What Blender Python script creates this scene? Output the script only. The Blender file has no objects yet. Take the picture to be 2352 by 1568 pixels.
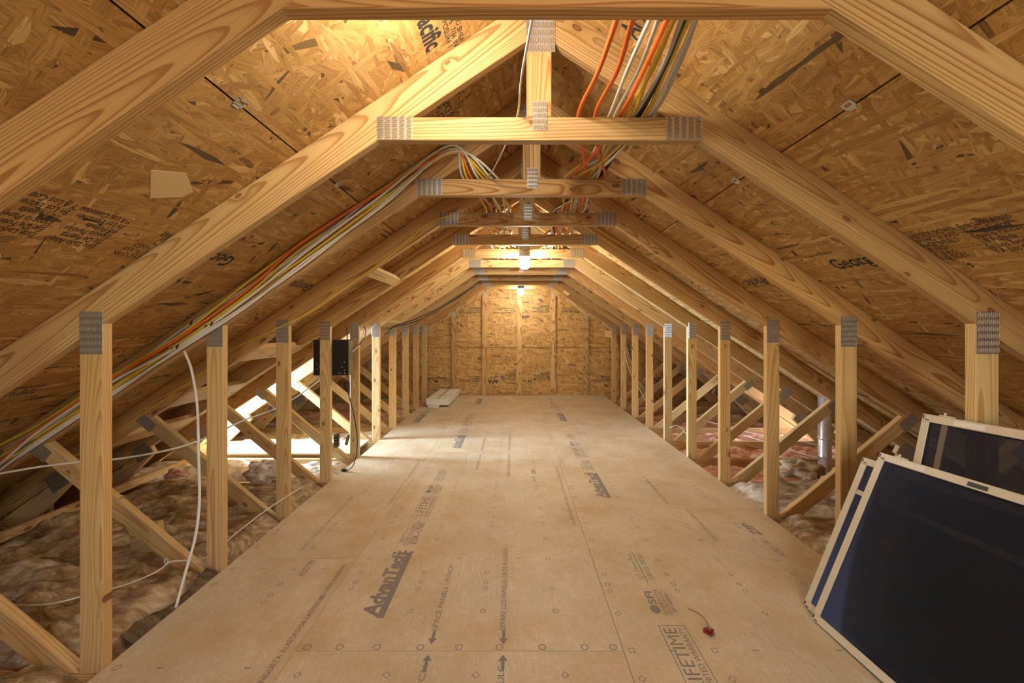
import bpy, math, random
from mathutils import Vector, Matrix, noise

# ------------------------------------------------------------------ frame, camera, light
W, H = 2352, 1568
F = 900.0                     # focal length in pixels of the 2352 px frame
VX, VY = 1180.0, 755.0        # vanishing point of the attic's long axis
EYE = 1.28
SC = bpy.context.scene
COL = SC.collection
random.seed(7)

cam_d = bpy.data.cameras.new('camera')
cam_d.sensor_width = 36.0
cam_d.lens = F * 36.0 / W
cam_d.shift_x = -(VX - W / 2) / W
cam_d.shift_y = -(H / 2 - VY) / W
cam_d.clip_start = 0.02
cam = bpy.data.objects.new('camera', cam_d)
cam.location = (0, 0, EYE)
cam.rotation_euler = (math.pi / 2, 0, 0)
COL.objects.link(cam)
SC.camera = cam

SC.view_settings.view_transform = 'Standard'
SC.view_settings.look = 'None'
SC.view_settings.gamma = 1.0
SC.view_settings.use_curve_mapping = False
SC.view_settings.exposure = 2.05
SC.cycles.use_denoising = True
SC.cycles.adaptive_threshold = 0.015
SC.cycles.max_bounces = 8
SC.cycles.diffuse_bounces = 5
SC.cycles.glossy_bounces = 3
SC.cycles.transparent_max_bounces = 12
SC.cycles.sample_clamp_indirect = 6.0

world = bpy.data.worlds.new('sky')
SC.world = world
world.use_nodes = True
wn = world.node_tree
sky = wn.nodes.new('ShaderNodeTexSky')
sky.sky_type = 'NISHITA'
sky.sun_disc = False
sky.sun_elevation = math.radians(40)
sky.sun_rotation = math.radians(200)
wn.links.new(sky.outputs[0], wn.nodes['Background'].inputs[0])
wn.nodes['Background'].inputs[1].default_value = 0.25

BULB_STRENGTH = 88.0
BULB_COLOR = (1.0, 0.925, 0.755)


def area_light(name, loc, rot, sx, sy, power, color):
    d = bpy.data.lights.new(name, 'AREA')
    d.shape = 'RECTANGLE'
    d.size, d.size_y = sx, sy
    d.energy = power
    d.color = color
    o = bpy.data.objects.new(name, d)
    o.location = loc
    o.rotation_euler = rot
    COL.objects.link(o)
    return o


XC = 0.096
SP = 0.61


def dk(k):
    return SP * (k + 1.42)


# daylight falling through the two dormer windows, plus an added front fill
area_light('daylight_left', (XC - 4.2, dk(5) + 0.325, 0.66), (0, math.radians(-90), 0), 0.80, 0.46, 185, (0.58, 0.77, 1.0))
area_light('daylight_right', (XC + 5.30, dk(6) + 0.325, 0.34), (0, math.radians(90), 0), 0.42, 0.5, 70, (0.72, 0.86, 1.0))
area_light('fill_light_front', (XC, -2.55, 1.15), (math.radians(90), 0, 0), 1.9, 1.2, 6, (1.0, 0.92, 0.80))  # added fill, brightens the surfaces that face the lens

# ------------------------------------------------------------------ attic section
HALF = 1.645      # inner face of the wall posts, from the centre line
ZJ = 1.30         # where post and rafter meet
PITCH = 0.667
TV = 0.158        # rafter depth measured vertically
CB = 1.99         # underside of collar beams
LT = 0.038        # lumber thickness
Y0, Y1 = -2.3, dk(10) + SP + 0.06
RIM = 4.05
COSP = 1 / math.sqrt(1 + PITCH * PITCH)
SINP = PITCH * COSP


def zb(u):
    return ZJ + (HALF - u) * PITCH


def zt(u):
    return zb(u) + TV


def px(x, y, d):
    """photo pixel at distance d in front of the lens -> place in the attic"""
    return Vector(((x - VX) * d / F, d, EYE - (y - VY) * d / F))


# ------------------------------------------------------------------ node helpers
class NT:
    def __init__(self, name):
        self.m = bpy.data.materials.new(name)
        self.m.use_nodes = True
        self.t = self.m.node_tree
        self.t.nodes.clear()
        self.out = self.t.nodes.new('ShaderNodeOutputMaterial')

    def n(self, typ, **kw):
        nd = self.t.nodes.new(typ)
        for k, v in kw.items():
            setattr(nd, k, v)
        return nd

    def put(self, sock, v):
        if hasattr(v, 'node'):
            self.t.links.new(v, sock)
        elif v is not None:
            sock.default_value = v

    def math(self, op, a, b=None, c=None, clamp=False):
        nd = self.n('ShaderNodeMath', operation=op, use_clamp=clamp)
        self.put(nd.inputs[0], a)
        if b is not None:
            self.put(nd.inputs[1], b)
        if c is not None:
            self.put(nd.inputs[2], c)
        return nd.outputs[0]

    def vmath(self, op, a, b=None, scale=None):
        nd = self.n('ShaderNodeVectorMath', operation=op)
        self.put(nd.inputs[0], a)
        if b is not None:
            self.put(nd.inputs[1], b)
        if scale is not None:
            self.put(nd.inputs['Scale'], scale)
        return nd.outputs['Value'] if op in ('LENGTH', 'DISTANCE', 'DOT_PRODUCT') else nd.outputs[0]

    def mapping(self, v, loc=(0, 0, 0), rot=(0, 0, 0), scale=(1, 1, 1)):
        nd = self.n('ShaderNodeMapping')
        self.put(nd.inputs[0], v)
        self.put(nd.inputs[1], loc)
        nd.inputs[2].default_value = rot
        nd.inputs[3].default_value = scale
        return nd.outputs[0]

    def noise(self, v, scale=1.0, detail=2.0, rough=0.5, dim='3D'):
        nd = self.n('ShaderNodeTexNoise', noise_dimensions=dim)
        self.put(nd.inputs['Vector'], v)
        nd.inputs['Scale'].default_value = scale
        nd.inputs['Detail'].default_value = detail
        nd.inputs['Roughness'].default_value = rough
        return nd.outputs[0]

    def voronoi(self, v, scale=1.0, dim='2D', rnd=1.0, feature='F1'):
        nd = self.n('ShaderNodeTexVoronoi', voronoi_dimensions=dim, feature=feature)
        self.put(nd.inputs['Vector'], v)
        nd.inputs['Scale'].default_value = scale
        nd.inputs['Randomness'].default_value = rnd
        return nd

    def ramp(self, f, stops, interp='LINEAR'):
        nd = self.n('ShaderNodeValToRGB')
        nd.color_ramp.interpolation = interp
        els = nd.color_ramp.elements
        while len(els) < len(stops):
            els.new(0.5)
        for e, (p, c) in zip(els, stops):
            e.position = p
            e.color = (c[0], c[1], c[2], 1)
        self.put(nd.inputs[0], f)
        return nd.outputs[0]

    def mix(self, f, a, b, blend='MIX'):
        nd = self.n('ShaderNodeMix', data_type='RGBA', blend_type=blend)
        self.put(nd.inputs[0], f)
        self.put(nd.inputs[6], a if hasattr(a, 'node') else (a[0], a[1], a[2], 1))
        self.put(nd.inputs[7], b if hasattr(b, 'node') else (b[0], b[1], b[2], 1))
        return nd.outputs[2]

    def vmix(self, f, a, b):
        nd = self.n('ShaderNodeMix', data_type='VECTOR')
        self.put(nd.inputs[0], f)
        self.put(nd.inputs[4], a)
        self.put(nd.inputs[5], b)
        return nd.outputs[1]

    def fmix(self, f, a, b):
        nd = self.n('ShaderNodeMix', data_type='FLOAT')
        self.put(nd.inputs[0], f)
        self.put(nd.inputs[2], a)
        self.put(nd.inputs[3], b)
        return nd.outputs[0]

    def sep(self, v):
        nd = self.n('ShaderNodeSeparateXYZ')
        self.put(nd.inputs[0], v)
        return nd.outputs

    def comb(self, x, y, z):
        nd = self.n('ShaderNodeCombineXYZ')
        self.put(nd.inputs[0], x)
        self.put(nd.inputs[1], y)
        self.put(nd.inputs[2], z)
        return nd.outputs[0]

    def bsdf(self, color, rough=0.6, metal=0.0, spec=0.5, normal=None):
        nd = self.n('ShaderNodeBsdfPrincipled')
        self.put(nd.inputs['Base Color'], color if hasattr(color, 'node') else (color[0], color[1], color[2], 1))
        self.put(nd.inputs['Roughness'], rough)
        nd.inputs['Metallic'].default_value = metal
        nd.inputs['Specular IOR Level'].default_value = spec
        if normal is not None:
            self.put(nd.inputs['Normal'], normal)
        self.t.links.new(nd.outputs[0], self.out.inputs[0])
        return nd

    def bump(self, h, strength=0.3, dist=0.01):
        nd = self.n('ShaderNodeBump')
        nd.inputs['Strength'].default_value = strength
        nd.inputs['Distance'].default_value = dist
        self.put(nd.inputs['Height'], h)
        return nd.outputs[0]

    def gc(self):
        return self.n('ShaderNodeAttribute', attribute_name='gc').outputs['Vector']

    def rnd(self):
        return self.n('ShaderNodeObjectInfo').outputs['Random']


def simple(name, color, rough=0.6, metal=0.0, spec=0.5):
    t = NT(name)
    t.bsdf(color, rough, metal, spec)
    return t.m


def lumber(name, early, late, knot=(0.16, 0.07, 0.03)):
    t = NT(name)
    g = t.gc()
    r = t.rnd()
    r2 = t.math('FRACT', t.math('MULTIPLY', r, 91.7))
    r3 = t.math('FRACT', t.math('MULTIPLY', r, 613.3))
    off = t.comb(t.math('MULTIPLY', r, 173.0), t.math('MULTIPLY', r2, 9.0), t.math('MULTIPLY', r3, 5.0))
    v = t.vmath('ADD', g, off)
    # knots: few, at the nodes of a sparse cell pattern along the board
    kv = t.voronoi(t.vmath('MULTIPLY', t.vmath('ADD', g, t.comb(t.math('MULTIPLY', r, 173.0), t.math('MULTIPLY', r2, 0.35), 0.0)), (3.2, 6.5, 0.0)), 1.0)
    kd = kv.outputs['Distance']
    kc = t.sep(kv.outputs['Color'])
    kon = t.math('GREATER_THAN', kc[0], 0.55)
    ksz = t.math('MULTIPLY_ADD', kc[1], 0.045, 0.03)
    kin = t.math('MULTIPLY', t.math('LESS_THAN', kd, ksz), kon)
    kring = t.math('MULTIPLY', t.math('SUBTRACT', 1.0, t.math('SMOOTH_MIN', t.math('DIVIDE', kd, t.math('MULTIPLY', ksz, 4.5)), 1.0, 0.1), clamp=True), kon)
    warp = t.noise(t.vmath('MULTIPLY', v, (1.3, 7.0, 7.0)), 1.0, 1.0)
    s = t.sep(g)
    a0 = t.math('MULTIPLY_ADD', r2, 0.09, -0.045)
    t0 = t.math('MULTIPLY_ADD', r3, 0.07, 0.025)
    wv = t.math('MULTIPLY', t.math('SUBTRACT', warp, 0.5), 0.055)
    dy = t.math('ADD', t.math('SUBTRACT', s[1], a0), wv)
    dz = t.math('ADD', t.math('ADD', s[2], t0), t.math('MULTIPLY', wv, 0.6))
    rad = t.math('SQRT', t.math('ADD', t.math('MULTIPLY', dy, dy), t.math('MULTIPLY', dz, dz)))
    tilt = t.math('MULTIPLY', s[0], t.math('MULTIPLY_ADD', r, 0.035, 0.004))
    rad = t.math('ADD', t.math('ADD', rad, tilt), t.math('MULTIPLY', kring, 0.009))
    rad = t.math('ADD', rad, t.math('MULTIPLY', t.noise(t.comb(t.math('MULTIPLY', rad, 34.0), r2, r3), 1.0, 1.0, dim='2D'), 0.022))
    ring = t.math('FRACT', t.math('MULTIPLY', rad, 130.0))
    fib = t.noise(t.vmath('MULTIPLY', v, (7.0, 330.0, 330.0)), 1.0, 1.0)
    soft = t.noise(t.vmath('MULTIPLY', v, (0.9, 9.0, 9.0)), 1.0, 1.0)
    mid = tuple(0.62 * a + 0.38 * b for a, b in zip(early, late))
    c = t.ramp(ring, [(0.0, early), (0.40, early), (0.68, mid), (0.84, late), (0.94, late), (1.0, early)])
    c = t.mix(t.math('MULTIPLY_ADD', soft, 1.6, -0.55, clamp=True), c, t.mix(0.5, c, early))
    c = t.mix(t.math('MULTIPLY', t.math('SUBTRACT', fib, 0.4, clamp=True), 0.55), c, tuple(0.55 * x for x in late))
    hue = t.mix(r2, (1.02, 0.92, 0.80), (1.0, 1.05, 1.06))
    c = t.mix(1.0, c, hue, 'MULTIPLY')
    val = t.math('MULTIPLY_ADD', r3, 0.26, 0.80)
    c = t.vmath('SCALE', c, scale=val)
    c = t.mix(t.math('MULTIPLY', kring, 0.35), c, late)
    kcol = t.ramp(t.math('DIVIDE', kd, ksz), [(0.0, (0.30, 0.13, 0.05)), (0.6, (0.22, 0.09, 0.035)), (0.85, knot), (1.0, (0.05, 0.02, 0.01))])
    c = t.mix(t.math('MULTIPLY', kin, 0.9), c, kcol)
    t.bsdf(c, 0.62, 0.0, 0.3)
    return t.m


def osb(name, L, Wd, stops, grain=0.25, stain=None, dirt=0.5, seed=0.0, contrast=1.0):
    """oriented strand board: layers of long flat flakes lying over each other"""
    t = NT(name)
    g = t.gc()
    r = t.rnd()
    base = t.vmath('ADD', g, t.comb(t.math('MULTIPLY_ADD', r, 57.0, seed), t.math('MULTIPLY', r, 23.0), 0.0))
    wob = t.noise(base, 5.0, 1.0, dim='2D')
    base = t.vmath('ADD', base, t.comb(t.math('MULTIPLY', wob, 0.018), t.math('MULTIPLY', wob, -0.014), 0.0))
    tone = None
    co = None
    layers = [(12, 1.0, 1.0, 0.0), (-38, 0.9, 1.0, 0.42), (66, 0.75, 0.9, 0.52), (-8, 1.2, 0.8, 0.50), (31, 0.8, 1.1, 0.60), (-74, 0.7, 0.6, 0.74), (4, 1.3, 0.7, 0.68)]
    for i, (ang, kl, kw, thr) in enumerate(layers):
        p = t.mapping(base, (i * 3.7, i * 1.9, 0), (0, 0, math.radians(ang)), (1, 1, 1))
        q = t.vmath('MULTIPLY', p, (1.0 / (L * kl), 1.0 / (Wd * kw), 0.0))
        vo = t.voronoi(q, 1.0)
        cs = t.sep(vo.outputs['Color'])
        cc = t.vmath('ADD', p, t.vmath('SCALE', vo.outputs['Color'], scale=5.0))
        if tone is None:
            tone, co = cs[0], cc
        else:
            m = t.math('GREATER_THAN', cs[1], thr)
            tone = t.fmix(m, tone, cs[0])
            co = t.vmix(m, co, cc)
    gr = t.noise(t.vmath('MULTIPLY', co, (14.0, 260.0, 0.0)), 1.0, 2.0, 0.6, '2D')
    c = t.ramp(tone, stops)
    c = t.vmath('SCALE', c, scale=t.math('MULTIPLY_ADD', t.math('SUBTRACT', gr, 0.5), grain * 1.5, 1.0))
    vein = t.ramp(gr, [(0.30, (0.55, 0.48, 0.42)), (0.44, (1, 1, 1))])
    c = t.mix(min(1.0, grain * 1.4), c, vein, 'MULTIPLY')
    big = t.noise(base, 2.2, 2.0, dim='2D')
    c = t.vmath('SCALE', c, scale=t.math('MULTIPLY_ADD', big, 0.34, 0.83))
    spk = t.noise(t.vmath('MULTIPLY', co, (26.0, 75.0, 0.0)), 1.0, 1.0, dim='2D')
    c = t.mix(t.math('MULTIPLY', t.math('GREATER_THAN', spk, 0.79), dirt), c, (0.06, 0.035, 0.018))
    if stain:
        sn = t.noise(base, 3.1, 4.0, 0.6, '2D')
        c = t.mix(t.math('MULTIPLY', t.ramp(sn, [(0.42, (0, 0, 0)), (0.72, (1, 1, 1))]), 0.75), c, stain)
        sn2 = t.noise(base, 11.0, 3.0, 0.6, '2D')
        c = t.mix(t.math('MULTIPLY', t.ramp(sn2, [(0.5, (0, 0, 0)), (0.75, (1, 1, 1))]), 0.35), c, (0.62, 0.52, 0.40))
    nrm = None
    t.bsdf(c, 0.55, 0.0, 0.35, nrm)
    return t.m


M = {}
M['pine'] = lumber('pine_lumber', (0.60, 0.40, 0.18), (0.35, 0.158, 0.045))
M['pine_pale'] = lumber('pale_pine_lumber', (0.65, 0.465, 0.225), (0.49, 0.27, 0.095))
OSB_STOPS = [(0.0, (0.09, 0.07, 0.04)), (0.025, (0.16, 0.10, 0.045)), (0.05, (0.41, 0.225, 0.075)), (0.3, (0.47, 0.27, 0.092)), (0.65, (0.53, 0.318, 0.113)), (0.9, (0.60, 0.385, 0.15)), (1.0, (0.72, 0.51, 0.23))]
M['osb'] = osb('strand_board', 0.115, 0.024, OSB_STOPS, 0.42, dirt=0.55)
M['flake'] = simple('pale_wood_flake', (0.76, 0.59, 0.33), 0.6)
M['osb_wall'] = osb('strand_board_wall', 0.12, 0.030, [(0.0, (0.11, 0.075, 0.035)), (0.045, (0.36, 0.19, 0.06)), (0.3, (0.48, 0.27, 0.088)), (0.7, (0.55, 0.325, 0.11)), (1.0, (0.66, 0.42, 0.17))], 0.45, dirt=0.8, seed=9.0)
M['floor'] = osb('floor_strand_board', 0.035, 0.007, [(0.0, (0.53, 0.43, 0.28)), (0.3, (0.56, 0.465, 0.315)), (0.7, (0.58, 0.485, 0.33)), (1.0, (0.63, 0.545, 0.40))], 0.09, stain=(0.47, 0.335, 0.165), dirt=0.3, seed=3.0)
M['metal'] = simple('galvanised_steel', (0.56, 0.57, 0.57), 0.36, 0.85)
M['slot'] = simple('punched_slot', (0.42, 0.30, 0.17), 0.8)
M['slotdark'] = simple('slot_shadow_gap', (0.05, 0.04, 0.03), 0.8)
M['felt'] = simple('black_roof_felt', (0.012, 0.013, 0.016), 0.9)
M['ink'] = simple('black_print', (0.035, 0.032, 0.03), 0.8)
M['ink_floor'] = simple('grey_print', (0.23, 0.20, 0.17), 0.8)
M['drywall'] = simple('paper_backed_drywall', (0.34, 0.30, 0.26), 0.9)
M['whiteboard'] = simple('white_painted_board', (0.72, 0.73, 0.74), 0.7)
M['white'] = simple('white_cable_sheath', (0.72, 0.69, 0.62), 0.45)
M['grey'] = simple('grey_cable_sheath', (0.50, 0.50, 0.52), 0.45)
M['yellow'] = simple('yellow_cable_sheath', (0.72, 0.50, 0.05), 0.45)
M['orange'] = simple('orange_cable_sheath', (0.80, 0.17, 0.03), 0.45)
M['black'] = simple('black_plastic', (0.018, 0.018, 0.02), 0.45)
M['blackmetal'] = simple('black_painted_steel', (0.012, 0.012, 0.014), 0.38)
M['olive'] = simple('dull_olive_metal', (0.16, 0.14, 0.07), 0.5)
M['cream'] = simple('almond_painted_aluminium', (0.56, 0.50, 0.385), 0.35)
M['paper'] = simple('white_paper_label', (0.72, 0.70, 0.66), 0.7)
M['carton'] = simple('white_carton', (0.70, 0.68, 0.62), 0.6)
M['tape'] = simple('tan_packing_tape', (0.50, 0.40, 0.25), 0.35)
M['porcelain'] = simple('grey_lampholder', (0.33, 0.34, 0.34), 0.5)
M['berry'] = simple('dark_red_berry', (0.22, 0.008, 0.012), 0.25)
M['stem'] = simple('brown_grey_stem', (0.16, 0.12, 0.08), 0.8)
M['kraft'] = simple('kraft_paper', (0.17, 0.13, 0.08), 0.8)

t = NT('galvanised_duct')
g = t.n('ShaderNodeTexCoord').outputs['Object']
t.bsdf(t.ramp(t.noise(g, 14.0, 2.0), [(0.3, (0.50, 0.51, 0.54)), (0.7, (0.66, 0.67, 0.70))]), 0.28, 0.85)
M['duct'] = t.m

for key, f in (('globe', 1.25), ('globe_far', 0.80), ('globe_near', 0.50), ('globe_fill', 0.95)):
    t = NT('lit_' + key)
    e = t.n('ShaderNodeEmission')
    e.inputs[0].default_value = (*BULB_COLOR, 1)
    e.inputs[1].default_value = BULB_STRENGTH * f
    t.t.links.new(e.outputs[0], t.out.inputs[0])
    M[key] = t.m


def wool(name, dark, mid, light, seed):
    t = NT(name)
    p = t.vmath('ADD', t.n('ShaderNodeNewGeometry').outputs['Position'], (seed, seed, 0.0))
    w = t.noise(p, 3.0, 2.0)
    q = t.vmath('ADD', p, t.comb(t.math('MULTIPLY', w, 0.35), t.math('MULTIPLY', w, -0.5), t.math('MULTIPLY', w, 0.4)))
    f = t.noise(t.vmath('MULTIPLY', q, (7.0, 22.0, 26.0)), 1.0, 4.0, 0.62)
    b = t.noise(p, 5.0, 3.0, 0.6)
    x = t.math('ADD', t.math('MULTIPLY', f, 0.62), t.math('MULTIPLY', b, 0.38))
    c = t.ramp(x, [(0.30, dark), (0.48, mid), (0.62, light), (0.72, mid)])
    fine = t.noise(t.vmath('MULTIPLY', q, (40.0, 190.0, 190.0)), 1.0, 2.0)
    t.bsdf(c, 0.95, 0, 0.05, t.bump(t.math('ADD', f, t.math('MULTIPLY', fine, 0.35)), 0.9, 0.02))
    return t.m


M['wool_brown'] = wool('brown_glass_wool', (0.17, 0.11, 0.055), (0.40, 0.285, 0.16), (0.66, 0.53, 0.36), 0.0)
M['wool_dark'] = wool('dark_facing_fuzz', (0.06, 0.042, 0.025), (0.13, 0.095, 0.055), (0.24, 0.18, 0.11), 6.0)
M['wool_grey'] = wool('pale_glass_wool', (0.40, 0.30, 0.20), (0.64, 0.54, 0.42), (0.80, 0.75, 0.68), 4.0)  # pale wool, lightened further to stand in for daylight on it
M['wool_pink'] = wool('pink_glass_wool', (0.45, 0.16, 0.085), (0.68, 0.33, 0.20), (0.82, 0.58, 0.48), 8.0)

# insect screen: half open weave, bluish colour paints in a cool daylight sheen
t = NT('dark_insect_mesh')
tr = t.n('ShaderNodeBsdfTransparent')
tr.inputs[0].default_value = (0.82, 0.82, 0.85, 1)
df = t.n('ShaderNodeBsdfPrincipled')
df.inputs['Base Color'].default_value = (0.075, 0.08, 0.11, 1)
df.inputs['Roughness'].default_value = 0.6
mx = t.n('ShaderNodeMixShader')
mx.inputs[0].default_value = 0.40
t.t.links.new(tr.outputs[0], mx.inputs[1])
t.t.links.new(df.outputs[0], mx.inputs[2])
t.t.links.new(mx.outputs[0], t.out.inputs[0])
M['mesh'] = t.m

for key, rough, tint in (('glass', 0.08, (0.9, 0.95, 1.0, 1)), ('screen_glass', 0.46, (0.13, 0.165, 0.32, 1))):  # screen_glass gloss is tinted blue to paint in reflected daylight
  t = NT('window_' + key)
  tr = t.n('ShaderNodeBsdfTransparent')
  tr.inputs[0].default_value = (0.93, 0.95, 0.96, 1)
  gl = t.n('ShaderNodeBsdfGlossy')
  gl.inputs['Roughness'].default_value = rough
  gl.inputs[0].default_value = tint
  fr = t.n('ShaderNodeFresnel')
  fr.inputs[0].default_value = 1.45
  mx = t.n('ShaderNodeMixShader')
  t.t.links.new(fr.outputs[0], mx.inputs[0])
  t.t.links.new(tr.outputs[0], mx.inputs[1])
  t.t.links.new(gl.outputs[0], mx.inputs[2])
  t.t.links.new(mx.outputs[0], t.out.inputs[0])
  M[key] = t.m

# ------------------------------------------------------------------ mesh helpers


def mesh(name, vs, fs, mats, gc=None, mi=None, smooth=False):
    me = bpy.data.meshes.new(name)
    me.from_pydata([tuple(v) for v in vs], [], fs)
    for m in (mats if isinstance(mats, (list, tuple)) else [mats]):
        me.materials.append(m)
    if gc is not None:
        at = me.attributes.new('gc', 'FLOAT_VECTOR', 'POINT')
        at.data.foreach_set('vector', [c for g in gc for c in g])
    if mi:
        me.polygons.foreach_set('material_index', mi)
    if smooth:
        me.polygons.foreach_set('use_smooth', [True] * len(fs))
    me.update()
    return me


def ob(name, me, parent=None, loc=None):
    o = bpy.data.objects.new(name, me)
    COL.objects.link(o)
    if parent:
        o.parent = parent
    if loc is not None:
        o.location = loc
    return o


def tag(o, label, cat, group=None, kind=None):
    if label:
        o['label'] = label
    if cat:
        o['category'] = cat
    if group:
        o['group'] = group
    if kind:
        o['kind'] = kind
    return o


def empty(name, loc, label=None, cat=None, group=None):
    o = bpy.data.objects.new(name, None)
    o.empty_display_size = 0.1
    o.location = loc
    COL.objects.link(o)
    return tag(o, label, cat, group)


def inset(poly, c):
    n = len(poly)
    out = []
    for i in range(n):
        a, b, d = Vector(poly[i - 1]), Vector(poly[i]), Vector(poly[(i + 1) % n])
        e1, e2 = (b - a).normalized(), (d - b).normalized()
        n1, n2 = Vector((-e1.y, e1.x)), Vector((-e2.y, e2.x))
        k = 1 + n1.dot(n2)
        out.append(b + (n1 + n2) * (c / max(k, 0.25)))
    return out


def prism(poly, y0, y1, ang, c=0.003, cen=(0, 0)):
    """board cut in the x-z plane, its arrises eased; gc runs along the grain"""
    area = sum(poly[i - 1][0] * poly[i][1] - poly[i][0] * poly[i - 1][1] for i in range(len(poly)))
    if area < 0:
        poly = poly[::-1]
    ins = inset(poly, c)
    n = len(poly)
    vs = []
    for ring, y in ((ins, y0), (poly, y0 + c), (poly, y1 - c), (ins, y1)):
        for p in ring:
            vs.append((p[0], y, p[1]))
    fs = [list(range(n)), list(range(4 * n - 1, 3 * n - 1, -1))]
    for k in range(3):
        for i in range(n):
            j = (i + 1) % n
            fs.append([k * n + i, (k + 1) * n + i, (k + 1) * n + j, k * n + j])
    ca, sa = math.cos(ang), math.sin(ang)
    gc = [((v[0] - cen[0]) * ca + (v[2] - cen[1]) * sa, -(v[0] - cen[0]) * sa + (v[2] - cen[1]) * ca, v[1]) for v in vs]
    return vs, fs, gc


def board(o, ax, ay, L, Wd, T, c=0.003):
    """straight board: corner o, long axis ax, width axis ay, thickness ax x ay"""
    ax, ay = Vector(ax).normalized(), Vector(ay).normalized()
    az = ax.cross(ay)
    sec = [(c, 0), (Wd - c, 0), (Wd, c), (Wd, T - c), (Wd - c, T), (c, T), (0, T - c), (0, c)]
    vs, gc = [], []
    for s in (0, L):
        for a, b in sec:
            vs.append(Vector(o) + ax * s + ay * a + az * b)
            gc.append((s, a - Wd / 2, b))
    fs = [[7, 6, 5, 4, 3, 2, 1, 0], [8, 9, 10, 11, 12, 13, 14, 15]]
    for i in range(8):
        j = (i + 1) % 8
        fs.append([i, j, 8 + j, 8 + i])
    return vs, fs, gc


def box(x0, x1, y0, y1, z0, z1):
    vs = [(x0, y0, z0), (x1, y0, z0), (x1, y1, z0), (x0, y1, z0), (x0, y0, z1), (x1, y0, z1), (x1, y1, z1), (x0, y1, z1)]
    fs = [[3, 2, 1, 0], [4, 5, 6, 7], [0, 1, 5, 4], [1, 2, 6, 5], [2, 3, 7, 6], [3, 0, 4, 7]]
    return vs, fs


def join(parts):
    vs, fs = [], []
    for v, f in parts:
        o = len(vs)
        vs += list(v)
        fs += [[i + o for i in q] for q in f]
    return vs, fs


def bevbox(x0, x1, y0, y1, z0, z1, c=0.003):
    vs = []
    for z, k in ((z0, c), (z0 + c, 0), (z1 - c, 0), (z1, c)):
        a0, a1, b0, b1 = x0 + k, x1 - k, y0 + k, y1 - k
        vs += [(a0, b0, z), (a1, b0, z), (a1, b1, z), (a0, b1, z)]
    fs = [[3, 2, 1, 0], [12, 13, 14, 15]]
    for k in range(3):
        for i in range(4):
            j = (i + 1) % 4
            fs.append([4 * k + i, 4 * k + j, 4 * k + 4 + j, 4 * k + 4 + i])
    return vs, fs


def lathe(prof, seg=24, cx=0, cy=0):
    vs, fs = [], []
    for r, z in prof:
        for i in range(seg):
            a = 2 * math.pi * i / seg
            vs.append((cx + r * math.cos(a), cy + r * math.sin(a), z))
    for k in range(len(prof) - 1):
        for i in range(seg):
            j = (i + 1) % seg
            fs.append([k * seg + i, k * seg + j, (k + 1) * seg + j, (k + 1) * seg + i])
    fs.append(list(range(seg))[::-1])
    fs.append([(len(prof) - 1) * seg + i for i in range(seg)])
    return vs, fs


def spline(pts, n=8):
    pts = [Vector(p) for p in pts]
    P = [2 * pts[0] - pts[1]] + pts + [2 * pts[-1] - pts[-2]]
    out = []
    for i in range(1, len(P) - 2):
        a, b, c, d = P[i - 1], P[i], P[i + 1], P[i + 2]
        for k in range(n):
            s = k / n
            out.append(0.5 * ((2 * b) + (c - a) * s + (2 * a - 5 * b + 4 * c - d) * s * s + (3 * b - a - 3 * c + d) * s ** 3))
    out.append(pts[-1])
    return out


def tube(pts, r, seg=8, flat=1.0, n=8):
    P = spline(pts, n)
    vs, fs = [], []
    up = Vector((0.13, 0.21, 1)).normalized()
    for i, p in enumerate(P):
        tn = (P[min(i + 1, len(P) - 1)] - P[max(i - 1, 0)]).normalized()
        s = tn.cross(up)
        if s.length < 0.05:
            s = tn.cross(Vector((1, 0, 0)))
        s.normalize()
        u = s.cross(tn).normalized()
        up = u
        for k in range(seg):
            a = 2 * math.pi * k / seg
            vs.append(p + s * (math.cos(a) * r * flat) + u * (math.sin(a) * r))
    for i in range(len(P) - 1):
        for k in range(seg):
            j = (k + 1) % seg
            fs.append([i * seg + k, i * seg + j, (i + 1) * seg + j, (i + 1) * seg + k])
    fs.append(list(range(seg))[::-1])
    fs.append([(len(P) - 1) * seg + k for k in range(seg)])
    return vs, fs


TEXTS = []


def text(s, size, origin, xdir, ydir, parent, mat, name='printed_lettering', shear=0.0, bold=0.0, lift=0.0015, sx=1.0, align='LEFT', space=1.0, fit=None):
    cu = bpy.data.curves.new(name, 'FONT')
    cu.body = s
    cu.size = size
    cu.shear = shear
    cu.offset = bold
    cu.space_character = space
    cu.space_line = 0.85
    cu.resolution_u = 3
    cu.align_x = align
    cu.materials.append(mat)
    o = bpy.data.objects.new(name, cu)
    x, y = Vector(xdir).normalized(), Vector(ydir).normalized()
    z = x.cross(y)
    m = Matrix((x, y, z)).transposed().to_4x4()
    m.translation = Vector(origin) + z * lift
    o.matrix_world = m @ Matrix.Diagonal((sx, 1, 1, 1))
    COL.objects.link(o)
    TEXTS.append((o, parent, fit))
    return o


def flush_text():
    bpy.context.view_layer.update()
    dg = bpy.context.evaluated_depsgraph_get()
    for o, parent, fit in TEXTS:
        me = bpy.data.meshes.new_from_object(o.evaluated_get(dg))
        if fit and len(me.vertices):
            xs = [v.co.x for v in me.vertices]
            k, x0 = fit / (max(xs) - min(xs)), min(xs)
            for v in me.vertices:
                v.co.x = (v.co.x - x0) * k
        me.name = o.name
        nm, mw = o.name.split('.')[0], o.matrix_world.copy()
        bpy.data.objects.remove(o)
        k = bpy.data.objects.new(nm, me)
        k.matrix_world = mw
        COL.objects.link(k)
        if parent:
            k.parent = parent
            k.matrix_parent_inverse = parent.matrix_world.inverted()


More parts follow.
